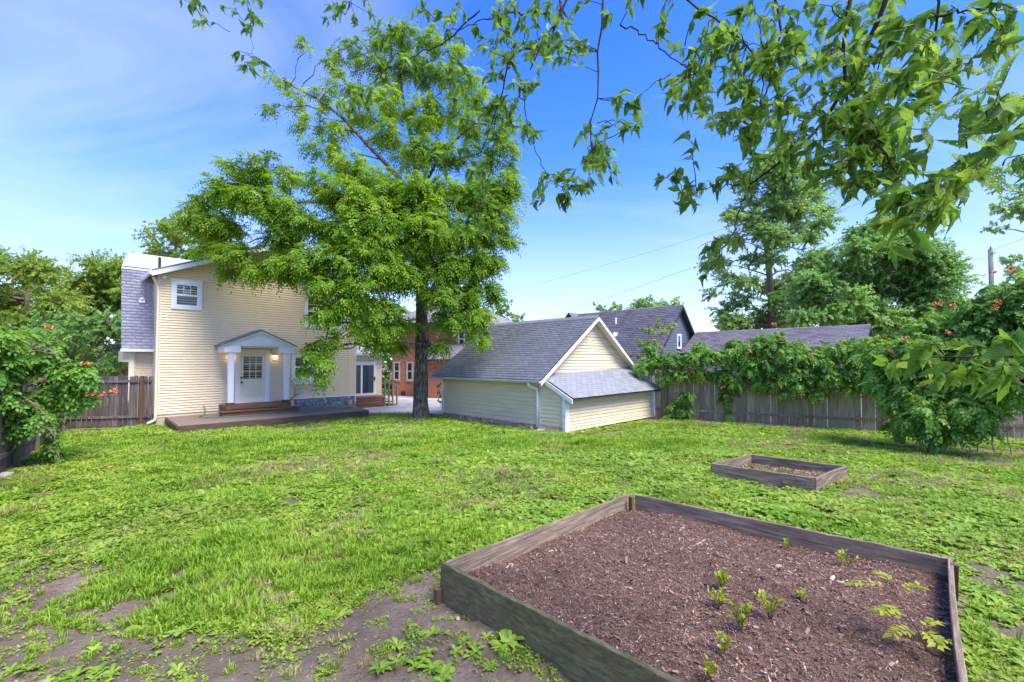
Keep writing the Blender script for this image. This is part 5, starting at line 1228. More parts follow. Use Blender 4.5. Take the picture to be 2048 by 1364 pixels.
for (u, v, r) in [(1285, 735, 18), (1310, 725, 22), (1345, 720, 24), (1385, 715, 26), (1330, 752, 18), (1370, 752, 18), (1420, 712, 26), (1400, 745, 18), (1455, 715, 26), (1490, 705, 28), (1440, 750, 20), (1470, 760, 20), (1455, 785, 16), (1530, 695, 26), (1500, 735, 24), (1535, 730, 26), (1550, 680, 20), (1545, 765, 20), (1520, 765, 16), (1575, 712, 24), (1580, 745, 24), (1600, 770, 20), (1610, 715, 24), (1620, 745, 24), (1635, 780, 18), (1650, 720, 26), (1660, 755, 24), (1680, 700, 26), (1690, 740, 28), (1720, 715, 28), (1735, 755, 26), (1760, 730, 30), (1700, 775, 18), (1755, 770, 20), (1730, 690, 20), (1780, 700, 26), (1640, 790, 12), (1570, 785, 10), (1450, 800, 10), (1458, 825, 8), (1360, 790, 12), (1345, 815, 12), (1370, 822, 14), (1335, 830, 10), (1380, 790, 10)]:
    VC.append(fcl(u, v, r * 1.05, rng.uniform(.12, .45)))
for (u, v, r) in [(1300, 700, 14), (1400, 695, 18), (1470, 692, 18), (1520, 682, 18), (1590, 695, 18), (1640, 700, 18), (1700, 690, 16)]: VC.append(fcl(u, v, r, -.2))
vf = [(1342, 730), (1325, 727), (1315, 741), (1385, 744), (1405, 755), (1435, 728), (1446, 776), (1450, 792), (1495, 685), (1548, 650), (1565, 678), (1548, 757), (1545, 772), (1590, 745), (1608, 752), (1620, 713), (1670, 785), (1683, 688), (1575, 730), (1356, 750), (1305, 758), (1500, 705)]
stm = []
for u in (1365, 1450, 1462, 1520, 1475, 1555, 1600, 1740, 1415):
    a = onf(u + rng.uniform(-8, 8), 838 + (u - 1310) * .06, .18); b_ = onf(u + rng.uniform(-25, 25), 730, .2); a[2] = -.42
    stm.append([a, (a + b_) / 2 + [rng.normal(0, .12), rng.normal(0, .05), 0], b_])
vine('trumpet vine with orange flowers draped along the long tan fence beside the garage', (*(np.array(FA) + FD * 5), -.4), VC, 61, 120, 9, (.24, .10, .066), [onf(u, v, .55) for u, v in vf], stm)
# the big mass at the right
def at3(u, v, Y, r, d=1): p = at(u, v, Y); k = r / (F / Y); return (p, (k, k, k * .85), d)
RC = []
rr_ = np.random.default_rng(8)
top = ip([1740, 1800, 1860, 1920, 1980, 2048, 2150], [690, 665, 625, 605, 570, 535, 500])
bot = ip([1740, 1790, 1850, 1900, 1960, 2048, 2150], [800, 850, 880, 890, 880, 830, 800])
for i in range(120):
    u = rr_.uniform(1760, 2140); v = rr_.uniform(top(u) + 14, bot(u) - 14); Yd = np.interp(u, [1760, 2140], [12.6, 9.6]) - (v - 600) / 300 * .9 + rr_.uniform(-.5, .6)
    RC.append(at3(u, v, Yd, rr_.uniform(26, 42)))
for (u, v, r) in [(1830, 660, 14), (1880, 630, 14), (1930, 605, 14), (1990, 575, 16), (2035, 545, 18), (1790, 690, 14), (1770, 800, 18), (1780, 845, 14), (1800, 865, 12)]: RC.append(at3(u, v, np.interp(u, [1760, 2140], [12.4, 9.6]), r))
rf = [(1875, 610), (1905, 612), (1995, 605), (2020, 540), (1848, 707), (1782, 704), (1955, 713), (1990, 615), (1895, 665), (1812, 678), (1805, 748), (1850, 770), (2040, 760), (1905, 613), (1985, 545), (1775, 838), (1790, 730)]
stm = []
for k in range(9):
    u = 1830 + k * 32; a = at(u, 900, np.interp(u, [1760, 2140], [12.4, 10.2])); a[2] = -.35; b_ = at(u + rr_.uniform(-60, 30), 700, np.interp(u, [1760, 2140], [12.2, 9.8])); stm.append([a, (a + b_) / 2 + [.1 * rr_.normal(), .1 * rr_.normal(), .2], b_])
for u in (1850, 1990, 2010):
    a = at(u, 820, 10.8); b_ = at(u - 20 + rr_.uniform(-10, 20), 890, 10.2); stm.append([a, (a + b_) / 2 + [.1, 0, -.1], b_])
vine('huge mounded trumpet vine with orange flowers spilling over the fence onto the grass', (13.0, 12.0, -.35), RC, 62, 60, 9, (.26, .11, .072), [at(u, v, np.interp(u, [1760, 2140], [12.1, 9.3]) - .5) for u, v in rf], stm)
# the left vine
LC = []
top = ip([-120, 0, 60, 100, 150, 190], [640, 655, 655, 690, 730, 760]); bot = ip([-120, 0, 60, 100, 135, 190], [840, 842, 862, 895, 840, 785])
for i in range(46):
    u = rr_.uniform(-120, 165); v = rr_.uniform(top(u) + 10, bot(u) - 10); Yd = np.interp(u, [-120, 190], [8.2, 10.2]) + rr_.uniform(-.5, .5)
    LC.append(at3(u, v, Yd, rr_.uniform(20, 36)))
for (u, v, r) in [(175, 775, 14), (150, 750, 18), (190, 762, 8), (110, 905, 14), (120, 880, 12), (60, 665, 16), (100, 690, 14)]: LC.append(at3(u, v, 9.6, r))
lf = [(97, 656), (130, 745), (86, 766), (182, 790), (205, 790), (226, 783), (170, 730), (228, 784)]
stm = []
for u in (-90, -30):
    a = at(u, 900, 9.4); a[2] = -.2; b_ = at(u + 30, 720, 9.4); stm.append([a, (a + b_) / 2 + [.1, 0, .2], b_])
stm += [[at(40, 790, 9.0), at(95, 830, 9.0), at(115, 880, 9.0), at(118, 925, 9.0)], [at(100, 700, 9.4), at(160, 750, 9.6), at(205, 790, 9.7), at(232, 786, 9.8)], [at(110, 790, 9.5), at(165, 800, 9.6), at(235, 812, 9.7)], [at(60, 690, 9.5), at(110, 680, 9.6), at(160, 690, 9.7)]]
vine('trumpet vine bulging over the yard-side picket fence opposite the garage', (-9.5, 9.4, -.2), LC, 63, 84, 10, (.24, .10, .066), [at(u, v, 9.5) for u, v in lf], stm)

# ------------------------------------------------------------------ leafy branches overhead, in front
def fore_leaf(k):
    r_ = np.random.default_rng(70 + k); n = 9; V = []; uv = []; Fc = []
    for i in range(n + 1):
        s = i / n
        wd = .5 * (math.sin(math.pi * min(1, s * 1.02) ** .72) ** .9) * (1 - .25 * s) if 0 < s < 1 else 0
        if s > .8: wd *= (1 - s) / .2 * .8 + .1
        wd = max(wd, .004) * .92
        ser = 1 + .06 * (1 if i % 2 else -1)
        dro = -(.02 + .14 * k) * s * s + .05 * math.sin(s * 6 + k); fold = .06 + .16 * k + .15 * math.sin(s * 9 + k * 2)
        tw_ = .15 * math.sin(k + s * 3)
        for sd, ww in ((-1, wd * ser * .95), (0, 0), (1, wd * ser * 1.05)):
            V.append((sd * ww * .44, s, dro + abs(sd) * fold * ww + tw_ * sd * ww * .5)); uv.append((s * .1, sd * ww * .055, 0))
    for i in range(n):
        for j in range(2): a = i * 3 + j; Fc.append((a, a + 1, a + 4, a + 3))
    return np.array(V), np.array(Fc), np.array(uv)
FLV = [fore_leaf(k) for k in range(6)]
ot = thing('overhanging_branch', 'large tree branches overhead with big insect-eaten leaves and dark twigs', 'branch', (2.4, 2.2, 4.6))
org = np.array([2.4, 2.2, 4.6])
rf_ = np.random.default_rng(19)
SK = [  # u, v, depth of the branch skeleton; first radius, last radius
    ([(1215, -60, 3.0), (1200, 90, 3.0), (1192, 200, 3.0), (1182, 290, 3.0)], .016, .005),
    ([(1700, -70, 2.4), (1692, 40, 2.4), (1690, 140, 2.5), (1700, 260, 2.6), (1712, 330, 2.6)], .020, .007),
    ([(1790, -60, 2.3), (1770, 20, 2.3), (1735, 90, 2.4), (1690, 160, 2.5), (1640, 265, 2.6), (1560, 325, 2.7), (1502, 368, 2.8)], .024, .007),
    ([(1502, 368, 2.8), (1460, 372, 2.9), (1400, 378, 2.9), (1350, 410, 3.0)], .006, .003),
    ([(1500, 370, 2.8), (1478, 420, 2.8), (1462, 480, 2.8), (1430, 535, 2.8)], .006, .003),
    ([(2120, 190, 1.7), (2040, 255, 1.8), (1960, 325, 1.9), (1900, 370, 2.0), (1850, 420, 2.1)], .020, .007),
    ([(1870, -60, 2.2), (1872, 30, 2.2), (1865, 90, 2.3), (1858, 170, 2.4)], .018, .005),
    ([(1872, 30, 2.2), (1920, 22, 2.2), (1985, 14, 2.2), (2010, 20, 2.2)], .009, .004),
    ([(1690, 150, 2.5), (1730, 250, 2.4), (1770, 300, 2.3), (1800, 360, 2.3), (1810, 380, 2.3)], .012, .004),
    ([(1100, -60, 3.4), (1130, 25, 3.4), (1085, 80, 3.4), (1060, 140, 3.3)], .014, .006),
    ([(1100, 25, 3.5), (1020, 22, 3.6), (960, 45, 3.7), (895, 62, 3.8)], .011, .004),
    ([(1140, -20, 3.4), (1110, 60, 3.4), (1085, 95, 3.4), (1030, 100, 3.4), (1010, 160, 3.4), (990, 240, 3.5), (968, 300, 3.6), (900, 330, 3.7)], .013, .004),
    ([(1040, 180, 3.3), (1060, 260, 3.3), (1080, 320, 3.2), (1100, 360, 3.2), (1125, 375, 3.2)], .006, .003),
    ([(1240, 50, 2.9), (1300, 75, 2.9), (1335, 105, 2.8), (1390, 145, 2.7)], .007, .004),
    ([(960, 20, 3.6), (880, 90, 3.7), (830, 110, 3.8), (800, 130, 3.8), (745, 145, 3.9)], .010, .004),
    ([(800, 100, 3.8), (760, 150, 3.8), (720, 190, 3.9)], .008, .003),
    ([(990, 240, 3.5), (985, 330, 3.6), (965, 380, 3.6), (955, 440, 3.6)], .006, .003),
    ([(1300, -60, 3.0), (1390, 10, 2.9), (1460, 60, 2.8), (1520, 120, 2.7)], .012, .005),
    ([(1540, -60, 2.6), (1560, 40, 2.6), (1550, 130, 2.6), (1530, 200, 2.6), (1500, 260, 2.7)], .014, .005),
    ([(420, -60, 4.2), (490, -20, 4.2), (500, 10, 4.2)], .010, .005), ([(360, -60, 4.2), (385, 0, 4.2), (400, 30, 4.2)], .008, .004),
    ([(720, -60, 3.9), (705, 0, 3.9), (690, 30, 3.9)], .008, .004), ([(500, 10, 4.2), (503, 70, 4.2), (505, 110, 4.2), (530, 130, 4.2)], .003, .002),
    ([(2160, 660, 1.5), (2060, 690, 1.55), (1960, 712, 1.6), (1880, 712, 1.7), (1800, 722, 1.8)], .010, .004),
]
fz = lambda Y: Y if Y < 1.95 else Y * .80
skp = []
for pts, r0, r1 in SK:
    pw_ = [at(x[0], x[1], fz(x[2])) - org for x in pts]
    if pts[0][1] < -40 or pts[0][0] > 2100: pw_ = [pw_[0] + norm(pw_[0] - pw_[1]) * .9 + np.array([.15, -.5, .5]), pw_[0] + norm(pw_[0] - pw_[1]) * .4 + np.array([.03, -.12, .12])] + pw_; r0 *= 1.5
    p = sub(pw_, 20); p[1:-1] += rf_.normal(0, .007, (18, 3)); skp.append(p)
    MB().tube(p, list(np.linspace(r0, r1, 20) * .62), 6).build('bough', M['twig'], ot, smooth=True)
skall = np.concatenate(skp)
FCn = [  # u, v, radius, depth, leaves
    (1190, 300, 42, 3.0, 34), (1165, 345, 36, 3.0, 20), (1245, 235, 48, 3.0, 30), (1195, 340, 34, 3.0, 20), (1110, 392, 44, 3.2, 36), (1150, 385, 30, 3.2, 14), (1260, 200, 26, 3.0, 8), (1215, 375, 26, 3.0, 8),
    (1320, 30, 40, 2.8, 14), (1400, 60, 60, 2.8, 44), (1470, 30, 60, 2.7, 40), (1380, 170, 50, 2.7, 34), (1430, 130, 60, 2.7, 44), (1500, 110, 70, 2.6, 54), (1440, 210, 60, 2.7, 44), (1400, 250, 50, 2.7, 30), (1355, 220, 34, 2.8, 12),
    (1560, 60, 70, 2.5, 54), (1600, 150, 80, 2.5, 66), (1540, 220, 70, 2.6, 54), (1480, 260, 60, 2.7, 44), (1600, 250, 70, 2.5, 54), (1650, 60, 70, 2.4, 44), (1690, 170, 80, 2.4, 66), (1660, 280, 70, 2.5, 54), (1620, 340, 60, 2.5, 44),
    (1750, 50, 70, 2.3, 44), (1770, 140, 70, 2.3, 54), (1750, 240, 80, 2.3, 66), (1700, 330, 60, 2.4, 44), (1780, 310, 60, 2.3, 40), (1830, 200, 60, 2.3, 36), (1820, 90, 60, 2.3, 30), (1880, 60, 50, 2.2, 20), (1870, 140, 46, 2.3, 18), (1760, 380, 50, 2.3, 30), (1800, 420, 46, 2.3, 24), (1500, 320, 40, 2.7, 22), (1520, 290, 50, 2.6, 24),
    (1960, 75, 46, 2.3, 16), (2020, 60, 50, 2.3, 16), (1990, 40, 30, 2.3, 8), (1920, 130, 30, 2.4, 8), (1930, 170, 24, 2.4, 3),
    (1860, 420, 44, 2.1, 24), (1840, 470, 34, 2.1, 14), (1900, 380, 34, 2.1, 14), (1800, 370, 44, 2.2, 24), (1940, 350, 40, 2.1, 10), (1800, 500, 16, 2.1, 3), (1750, 320, 50, 2.4, 24),
    (2000, 250, 50, 1.35, 14), (2040, 190, 44, 1.2, 10), (1960, 220, 50, 1.5, 12), (1930, 290, 34, 1.7, 10), (2040, 290, 40, 1.3, 10), (1990, 320, 24, 1.6, 5),
    (1380, 370, 40, 2.9, 18), (1340, 400, 30, 3.0, 12), (1430, 390, 40, 2.9, 16), (1460, 360, 34, 2.8, 12), (1480, 330, 30, 2.8, 10), (1330, 350, 24, 3.0, 6), (1430, 515, 30, 2.8, 10), (1420, 540, 24, 2.8, 8), (1450, 480, 14, 2.8, 3), (1400, 500, 14, 2.8, 3),
    (1030, 30, 50, 3.5, 30), (1080, 60, 50, 3.4, 30), (1100, 130, 48, 3.3, 30), (1050, 140, 50, 3.4, 34), (1000, 170, 48, 3.4, 30), (960, 60, 44, 3.7, 24), (900, 40, 44, 3.8, 22), (850, 20, 36, 3.8, 16), (1010, 90, 50, 3.5, 30), (1040, 210, 44, 3.4, 26), (990, 250, 44, 3.5, 26), (940, 200, 44, 3.6, 24), (960, 300, 44, 3.6, 24), (900, 180, 36, 3.7, 16), (1130, 60, 50, 3.3, 26), (1110, 10, 40, 3.3, 16), (1180, 20, 40, 3.1, 14), (1260, 20, 36, 3.0, 12),
    (1060, 250, 30, 3.3, 12), (930, 350, 44, 3.6, 22), (960, 400, 44, 3.6, 22), (940, 450, 40, 3.6, 16), (890, 400, 34, 3.7, 12), (900, 440, 26, 3.7, 8), (985, 460, 24, 3.6, 8), (860, 290, 40, 3.7, 14), (870, 340, 34, 3.7, 12),
    (830, 110, 40, 3.8, 20), (780, 60, 36, 3.9, 12), (700, 200, 44, 3.8, 18), (730, 230, 44, 3.8, 18), (680, 210, 24, 3.9, 6), (750, 140, 34, 3.9, 12), (690, 30, 40, 3.9, 18), (680, 15, 30, 3.9, 8), (760, 20, 30, 3.9, 10),
    (495, 20, 40, 4.2, 26), (520, 40, 26, 4.2, 10), (455, 10, 24, 4.2, 8), (385, 25, 30, 4.2, 16), (410, 55, 16, 4.2, 5), (370, 5, 16, 4.2, 5), (490, 120, 26, 4.2, 12), (520, 145, 22, 4.2, 8), (470, 110, 12, 4.2, 4),
    (1850, 715, 30, 1.75, 9), (1790, 730, 24, 1.8, 5), (1920, 730, 40, 1.65, 12), (1980, 700, 44, 1.6, 14), (2040, 720, 50, 1.5, 14), (2000, 760, 34, 1.55, 7), (1880, 755, 24, 1.7, 4), (2040, 670, 30, 1.5, 5),
]
leaves = []     # centre, direction, normal, length
twp = []
for (u, v, r, Yd, n) in FCn:
    n = int(n * (1.32 if Yd > 1.9 else 1.6)); Yd = fz(Yd); nt_ = max(2, n // 6)
    for k in range(nt_):
        a_ = rf_.uniform(0, 6.28); q_ = math.sqrt(rf_.uniform(.05, 1))
        e_ = at(u + r * q_ * math.cos(a_), v + r * q_ * math.sin(a_), Yd + rf_.uniform(-.30, .30)) - org
        s_ = skall[np.argmin(np.linalg.norm(skall - e_, axis=1) + rf_.uniform(0, .05, len(skall)))]
        lim_ = .24 if Yd > 1.9 else .12
        if np.linalg.norm(e_ - s_) > lim_: s_ = e_ + norm(s_ - e_) * lim_ * rf_.uniform(.6, 1)
        p = curve(s_, e_, lift=.02, k=6, wob=.008, r=rf_); twp.append(p)
        for j in range(int(math.ceil(n / nt_))):
            s = 1 - .75 * rf_.random() ** 1.3; x = s * 5; i = min(4, int(x)); pos = p[i] + (p[i + 1] - p[i]) * (x - i)
            tan = norm(p[i + 1] - p[i])
            d = norm(tan * .5 + rf_.normal(0, .55, 3) + np.array([-.10, 0, -.45]))
            nn = norm(np.array([0, 0, 1.]) * .55 + rf_.normal(0, .55, 3) + np.array([0, -.25, 0]))
            leaves.append((pos, d, nn, rf_.uniform(.040, .094) * (1.25 if Yd < 1.9 else 1)))
V1, F1 = np_tubes(np.stack(twp), .0028, .0012, 4)
tag(link('twigs', npmesh('twigs', V1, F1, M['twig']), ot), kind='stuff')
camo = np.array([0, 0, H]) - org
leaves.sort(key=lambda l: -l[3] / np.linalg.norm(l[0] - camo))
lme = [npmesh('leaf', v_ * 1.0, f_, M['leaf_fore'], np.full(len(v_), .2 * k), uv_, smooth=True) for k, (v_, f_, uv_) in enumerate(FLV)]
def frame(d, nn):
    x = norm(np.cross(d, nn)); z = np.cross(x, d); return np.stack([x, d, z], 1)
for k, (p, d, nn, L) in enumerate(leaves[:300]):
    m4 = Matrix.Identity(4); Rm = frame(d, nn) * L
    for i in range(3):
        for j in range(3): m4[i][j] = Rm[i, j]
        m4[i][3] = p[i]
    o = bpy.data.objects.new('leaf', lme[k % 6]); C.objects.link(o); o.parent = ot; o.matrix_local = m4
VV = []; FF = []; UU = []; vr = []; off = 0
for k, (p, d, nn, L) in enumerate(leaves[300:]):
    v_, f_, uv_ = FLV[k % 6]
    VV.append(v_ @ (frame(d, nn) * L).T + p); FF.append(f_ + off); off += len(v_); UU.append(uv_ + [0, 0, k * .37 % 5]); vr.append(np.full(len(v_), rf_.random()))
tag(link('foliage', npmesh('foliage', np.concatenate(VV), np.concatenate(FF), M['leaf_fore'], np.concatenate(vr), np.concatenate(UU), smooth=True), ot), kind='stuff')
print('foreground leaves', len(leaves))

# ------------------------------------------------------------------ seedlings and stones
def seedling(label, x, y, h, n, spread, seed, size=.03, z=None, group=None):
    r_ = np.random.default_rng(seed); z = float(bedz(x, y)) if z is None else z
    t = thing('seedling', label, 'seedling', (x, y, z), 0, group)
    st = MB(); P = []; D = []
    for k in range(max(3, n // 4)):
        a = r_.uniform(0, 6.28); e_ = np.array([math.cos(a) * spread * r_.uniform(.2, 1), math.sin(a) * spread * r_.uniform(.2, 1), h * r_.uniform(.55, 1)])
        p = curve(np.array([0, 0, -.02]), e_, lift=.02, k=6); st.tube(p, list(np.linspace(.0035, .0015, 6)), 4, False)
        for j in range(8):
            s = .3 + .7 * j / 7; x_ = min(4.99, s * 5); i = int(x_); q0 = p[i] + (p[i + 1] - p[i]) * (x_ - i)
            P.append(q0); sd = 1 if j % 2 else -1
            dd = norm(p[i + 1] - p[i]); D.append(norm(np.cross(dd, [0, 0, 1]) * sd * .9 + dd * .4 + np.array([0, 0, .25]) + r_.normal(0, .25, 3)))
    st.build('stem', M['stem'], t)
    P = np.array(P); D = np.array(D); n_ = len(P)
    V, Fc = leaf_quads(P, D, norm(np.array([0, 0, 1.]) + r_.normal(0, .35, (n_, 3))), size * r_.uniform(.7, 1.3, n_), size * .55, .1)
    lf_ = link('leaves', npmesh('leaves', V, Fc, M['leaf_young'], np.repeat(np.clip(r_.normal(.5, .25, n_), 0, 1), 4)), t); tag(lf_, kind='stuff')
def bedpt(u, v):
    p = at(u, v, 1.0); d = p - np.array([0, 0, H]); lo, hi = 1., 12.
    for _ in range(50):
        m_ = (lo + hi) / 2; w_ = np.array([0, 0, H]) + d * m_
        if w_[2] > float(gz(np.array(w_[1]))) + .14: lo = m_
        else: hi = m_
    return w_[0], w_[1]
G1 = 'seedlings sprouting in the mulch'
for k, (u, v, h, n, sp_, sz, lab) in enumerate([
        (1443, 1178, .16, 40, .07, .032, 'bushy yellow-green seedling, the one deepest in the mulch of the big bed'),
        (1440, 1216, .13, 32, .08, .030, 'yellow-green seedling just in front of the bushiest one in the mulch'),
        (1482, 1262, .17, 40, .07, .032, 'upright yellow-green seedling between the thin forked one and the mossy board'),
        (1541, 1242, .19, 28, .11, .034, 'thin forked seedling with open branches in the mulch'),
        (1610, 1208, .07, 20, .06, .026, 'tiny seedling beside the thin forked one in the mulch'),
        (1447, 1308, .12, 20, .05, .028, 'small upright seedling close to the mossy board'),
        (1418, 1360, .10, 20, .05, .026, 'low seedling nearest the mossy board in the mulch'),
        (1692, 1128, .13, 20, .09, .034, 'green sprout leaning on the inner face of the long back board'),
        (1575, 1092, .09, 12, .05, .032, 'little green sprout tucked under the back board of the big bed')]):
    x, y = bedpt(u, v); seedling(lab, x, y, h * 1.1, n, sp_ * 1.15, 80 + k, sz * 1.25)
x, y = bedpt(1858, 1305)
t = thing('seedling', 'tall red-stemmed seedling with broad bright leaves near the bed corner stake', 'seedling', (x, y, float(bedz(x, y))))
r_ = np.random.default_rng(99); st = MB(); Ps = []; Ds = []
main = np.array([[0, 0, -.02], [-.03, .03, .10], [-.08, .08, .22], [-.12, .12, .34]])
st.tube(sub(main, 8), list(np.linspace(.006, .003, 8)), 6, False)
for (z_, az, ln) in ((.08, 3.3, .22), (.09, .4, .2), (.13, 2.4, .2), (.2, 3.4, .2), (.30, .2, .2), (.31, 2.9, .24), (.33, 1.4, .16), (.1, 4.4, .2), (.06, 5.4, .16)):
    b0 = np.array([np.interp(z_, main[:, 2], main[:, i]) for i in range(3)]); e_ = b0 + np.array([math.cos(az) * ln, math.sin(az) * ln, .04])
    p = curve(b0, e_, .03, 6); st.tube(p, .002, 4, False)
    for s in (.35, .5, .65, .8, .92, 1.0):
        i = min(4, int(s * 5)); q0 = p[i] + (p[i + 1] - p[i]) * (s * 5 - i); dd = norm(p[i + 1] - p[i])
        for sd in ((-1, 1) if s < 1 else (0,)):
            Ps.append(q0); Ds.append(norm(dd * (.6 if sd else 1) + np.cross(dd, [0, 0, 1]) * sd + r_.normal(0, .15, 3)))
st.build('stem', M['post_red'], t)
Ps = np.array(Ps); Ds = np.array(Ds)
V, Fc = leaf_quads(Ps, Ds, norm(np.array([0, 0, 1.]) + r_.normal(0, .25, (len(Ps), 3))), .055 * r_.uniform(.7, 1.3, len(Ps)), .032, .1)
tag(link('leaves', npmesh('leaves', V, Fc, M['leaf_young'], np.repeat(np.clip(r_.normal(.6, .2, len(Ps)), 0, 1), 4)), t), kind='stuff')
def rock(label, x, y, z, s, mat='stone_l', seed=0, group=None):
    r_ = np.random.default_rng(seed); bm = bmesh.new(); bmesh.ops.create_icosphere(bm, subdivisions=2, radius=1)
    for v_ in bm.verts: v_.co *= 1 + .35 * (vnoise(v_.co.x * 2 + seed, v_.co.y * 2 + v_.co.z * 3, 1, seed) - .5); v_.co.z *= .55
    me = bpy.data.meshes.new('stone'); bm.to_mesh(me); bm.free(); me.materials.append(M[mat])
    o = link('stone', me, None, (x, y, z), (0, 0, r_.uniform(0, 6)), (s, s * .7, s)); tag(o, label, 'stone', group)
x, y = bedpt(1556, 1130); rock('pale stone lying in the mulch near the back board', x, y, float(bedz(x, y)) + .01, .035, seed=1)
x, y = bedpt(1500, 1296); rock('white chip in the mulch beside the upright seedling', x, y, float(bedz(x, y)) + .005, .018, seed=2)
x, y = bedpt(1575, 1303); rock('small pale chip alone in the middle of the mulch', x, y, float(bedz(x, y)) + .004, .014, seed=3)
x, y = bedpt(1690, 1300); rock('flat cream chip in the mulch by the tall red-stemmed seedling', x, y, float(bedz(x, y)) + .004, .016, seed=4)
rock('flat grey stone at the foot of the vine-covered picket fence', -9.55, 8.55, float(ground_z(-9.55, 8.55)) + .02, .14, seed=5)
rock('grey splash stone under the garage downspout', .95, 15.35, float(ground_z(.95, 15.35)) + .03, .16, seed=6)
rock('flat stone by the lean-to post', 2.3, 14.75, float(ground_z(2.3, 14.75)) + .02, .11, seed=7)
p_ = at(918, 1240, 1.0); rock('small reddish stone in the bare soil beside the mossy board', -.42, 3.55, float(ground_z(-.42, 3.55)) + .01, .022, 'found_tan', 8)

# ------------------------------------------------------------------ lawn
def tuft(kind, seed):
    r_ = np.random.default_rng(seed)
    if kind == 'grass':
        n = 34; ang = r_.uniform(0, 6.28, n); rad = .05 * np.sqrt(r_.random(n)); h = r_.uniform(.035, .10, n); lean = r_.uniform(.15, .75, n); w_ = r_.uniform(.003, .0065, n)
        V = []; Fc = []; va = []
        for i in range(n):
            b0 = np.array([math.cos(ang[i]) * rad[i], math.sin(ang[i]) * rad[i], -.006]); a2 = ang[i] + r_.normal(0, 1.0); d = np.array([math.cos(a2), math.sin(a2), 0]); sd = np.array([-d[1], d[0], 0]) * w_[i]
            m_ = b0 + d * h[i] * lean[i] * .4 + [0, 0, h[i] * .6]; t_ = b0 + d * h[i] * lean[i] + [0, 0, h[i] * (1 - .25 * lean[i])]
            k = len(V); V += [b0 - sd, b0 + sd, m_ + sd * .8, m_ - sd * .8, t_]; Fc += [(k, k + 1, k + 2), (k, k + 2, k + 3), (k + 3, k + 2, k + 4)]; va += [r_.random()] * 5
        return np.array(V), np.array(Fc), np.array(va)
    if kind == 'weed':      # rosette of long broad toothed leaves
        n = r_.integers(8, 13); V = []; Fc = []; va = []
        for i in range(n):
            a = 2.4 * i + r_.normal(0, .3); L = r_.uniform(.08, .17); w_ = L * r_.uniform(.13, .22); up_ = r_.uniform(.25, .9); d = np.array([math.cos(a), math.sin(a), 0]); sd = np.array([-d[1], d[0], 0]); k = len(V); g_ = r_.random()
            for j, s in enumerate((0, .25, .5, .75, 1.0)):
                c = d * L * s * (1 - .2 * up_) + np.array([0, 0, L * up_ * (s * 1.1 - .75 * s * s)]); ww = w_ * (.25, .6, .95, .9, .05)[j] * (1 + .2 * r_.normal())
                V += [c - sd * ww + [0, 0, ww * .25], c, c + sd * ww + [0, 0, ww * .25]]; va += [g_] * 3
            for j in range(4):
                for e_ in range(2): b0 = k + j * 3 + e_; Fc += [(b0, b0 + 1, b0 + 4), (b0, b0 + 4, b0 + 3)]
        return np.array(V), np.array(Fc), np.array(va)
    n = 44                   # low mat of small round leaves
    ang = r_.uniform(0, 6.28, n); rad = .085 * np.sqrt(r_.random(n)); P = np.stack([np.cos(ang) * rad, np.sin(ang) * rad, r_.uniform(.004, .05, n) * (1 - rad / .13)], 1)
    D = norm(np.stack([np.cos(ang), np.sin(ang), r_.uniform(-.1, .7, n)], 1) + r_.normal(0, .5, (n, 3)) * [1, 1, .3]); k = r_.uniform(.018, .042, n)
    V, Fc = leaf_quads(P, D, norm(np.array([0, 0, 1.]) + r_.normal(0, .4, (n, 3))), k, k * .62, .08)
    return V, Fc, np.repeat(r_.random(n), 4)
def tuft_obj(kind, seed, mat):
    V, Fc, va = tuft(kind, seed); me = npmesh('tuft', V, Fc, mat, va); o = bpy.data.objects.new('tuft', me); return o
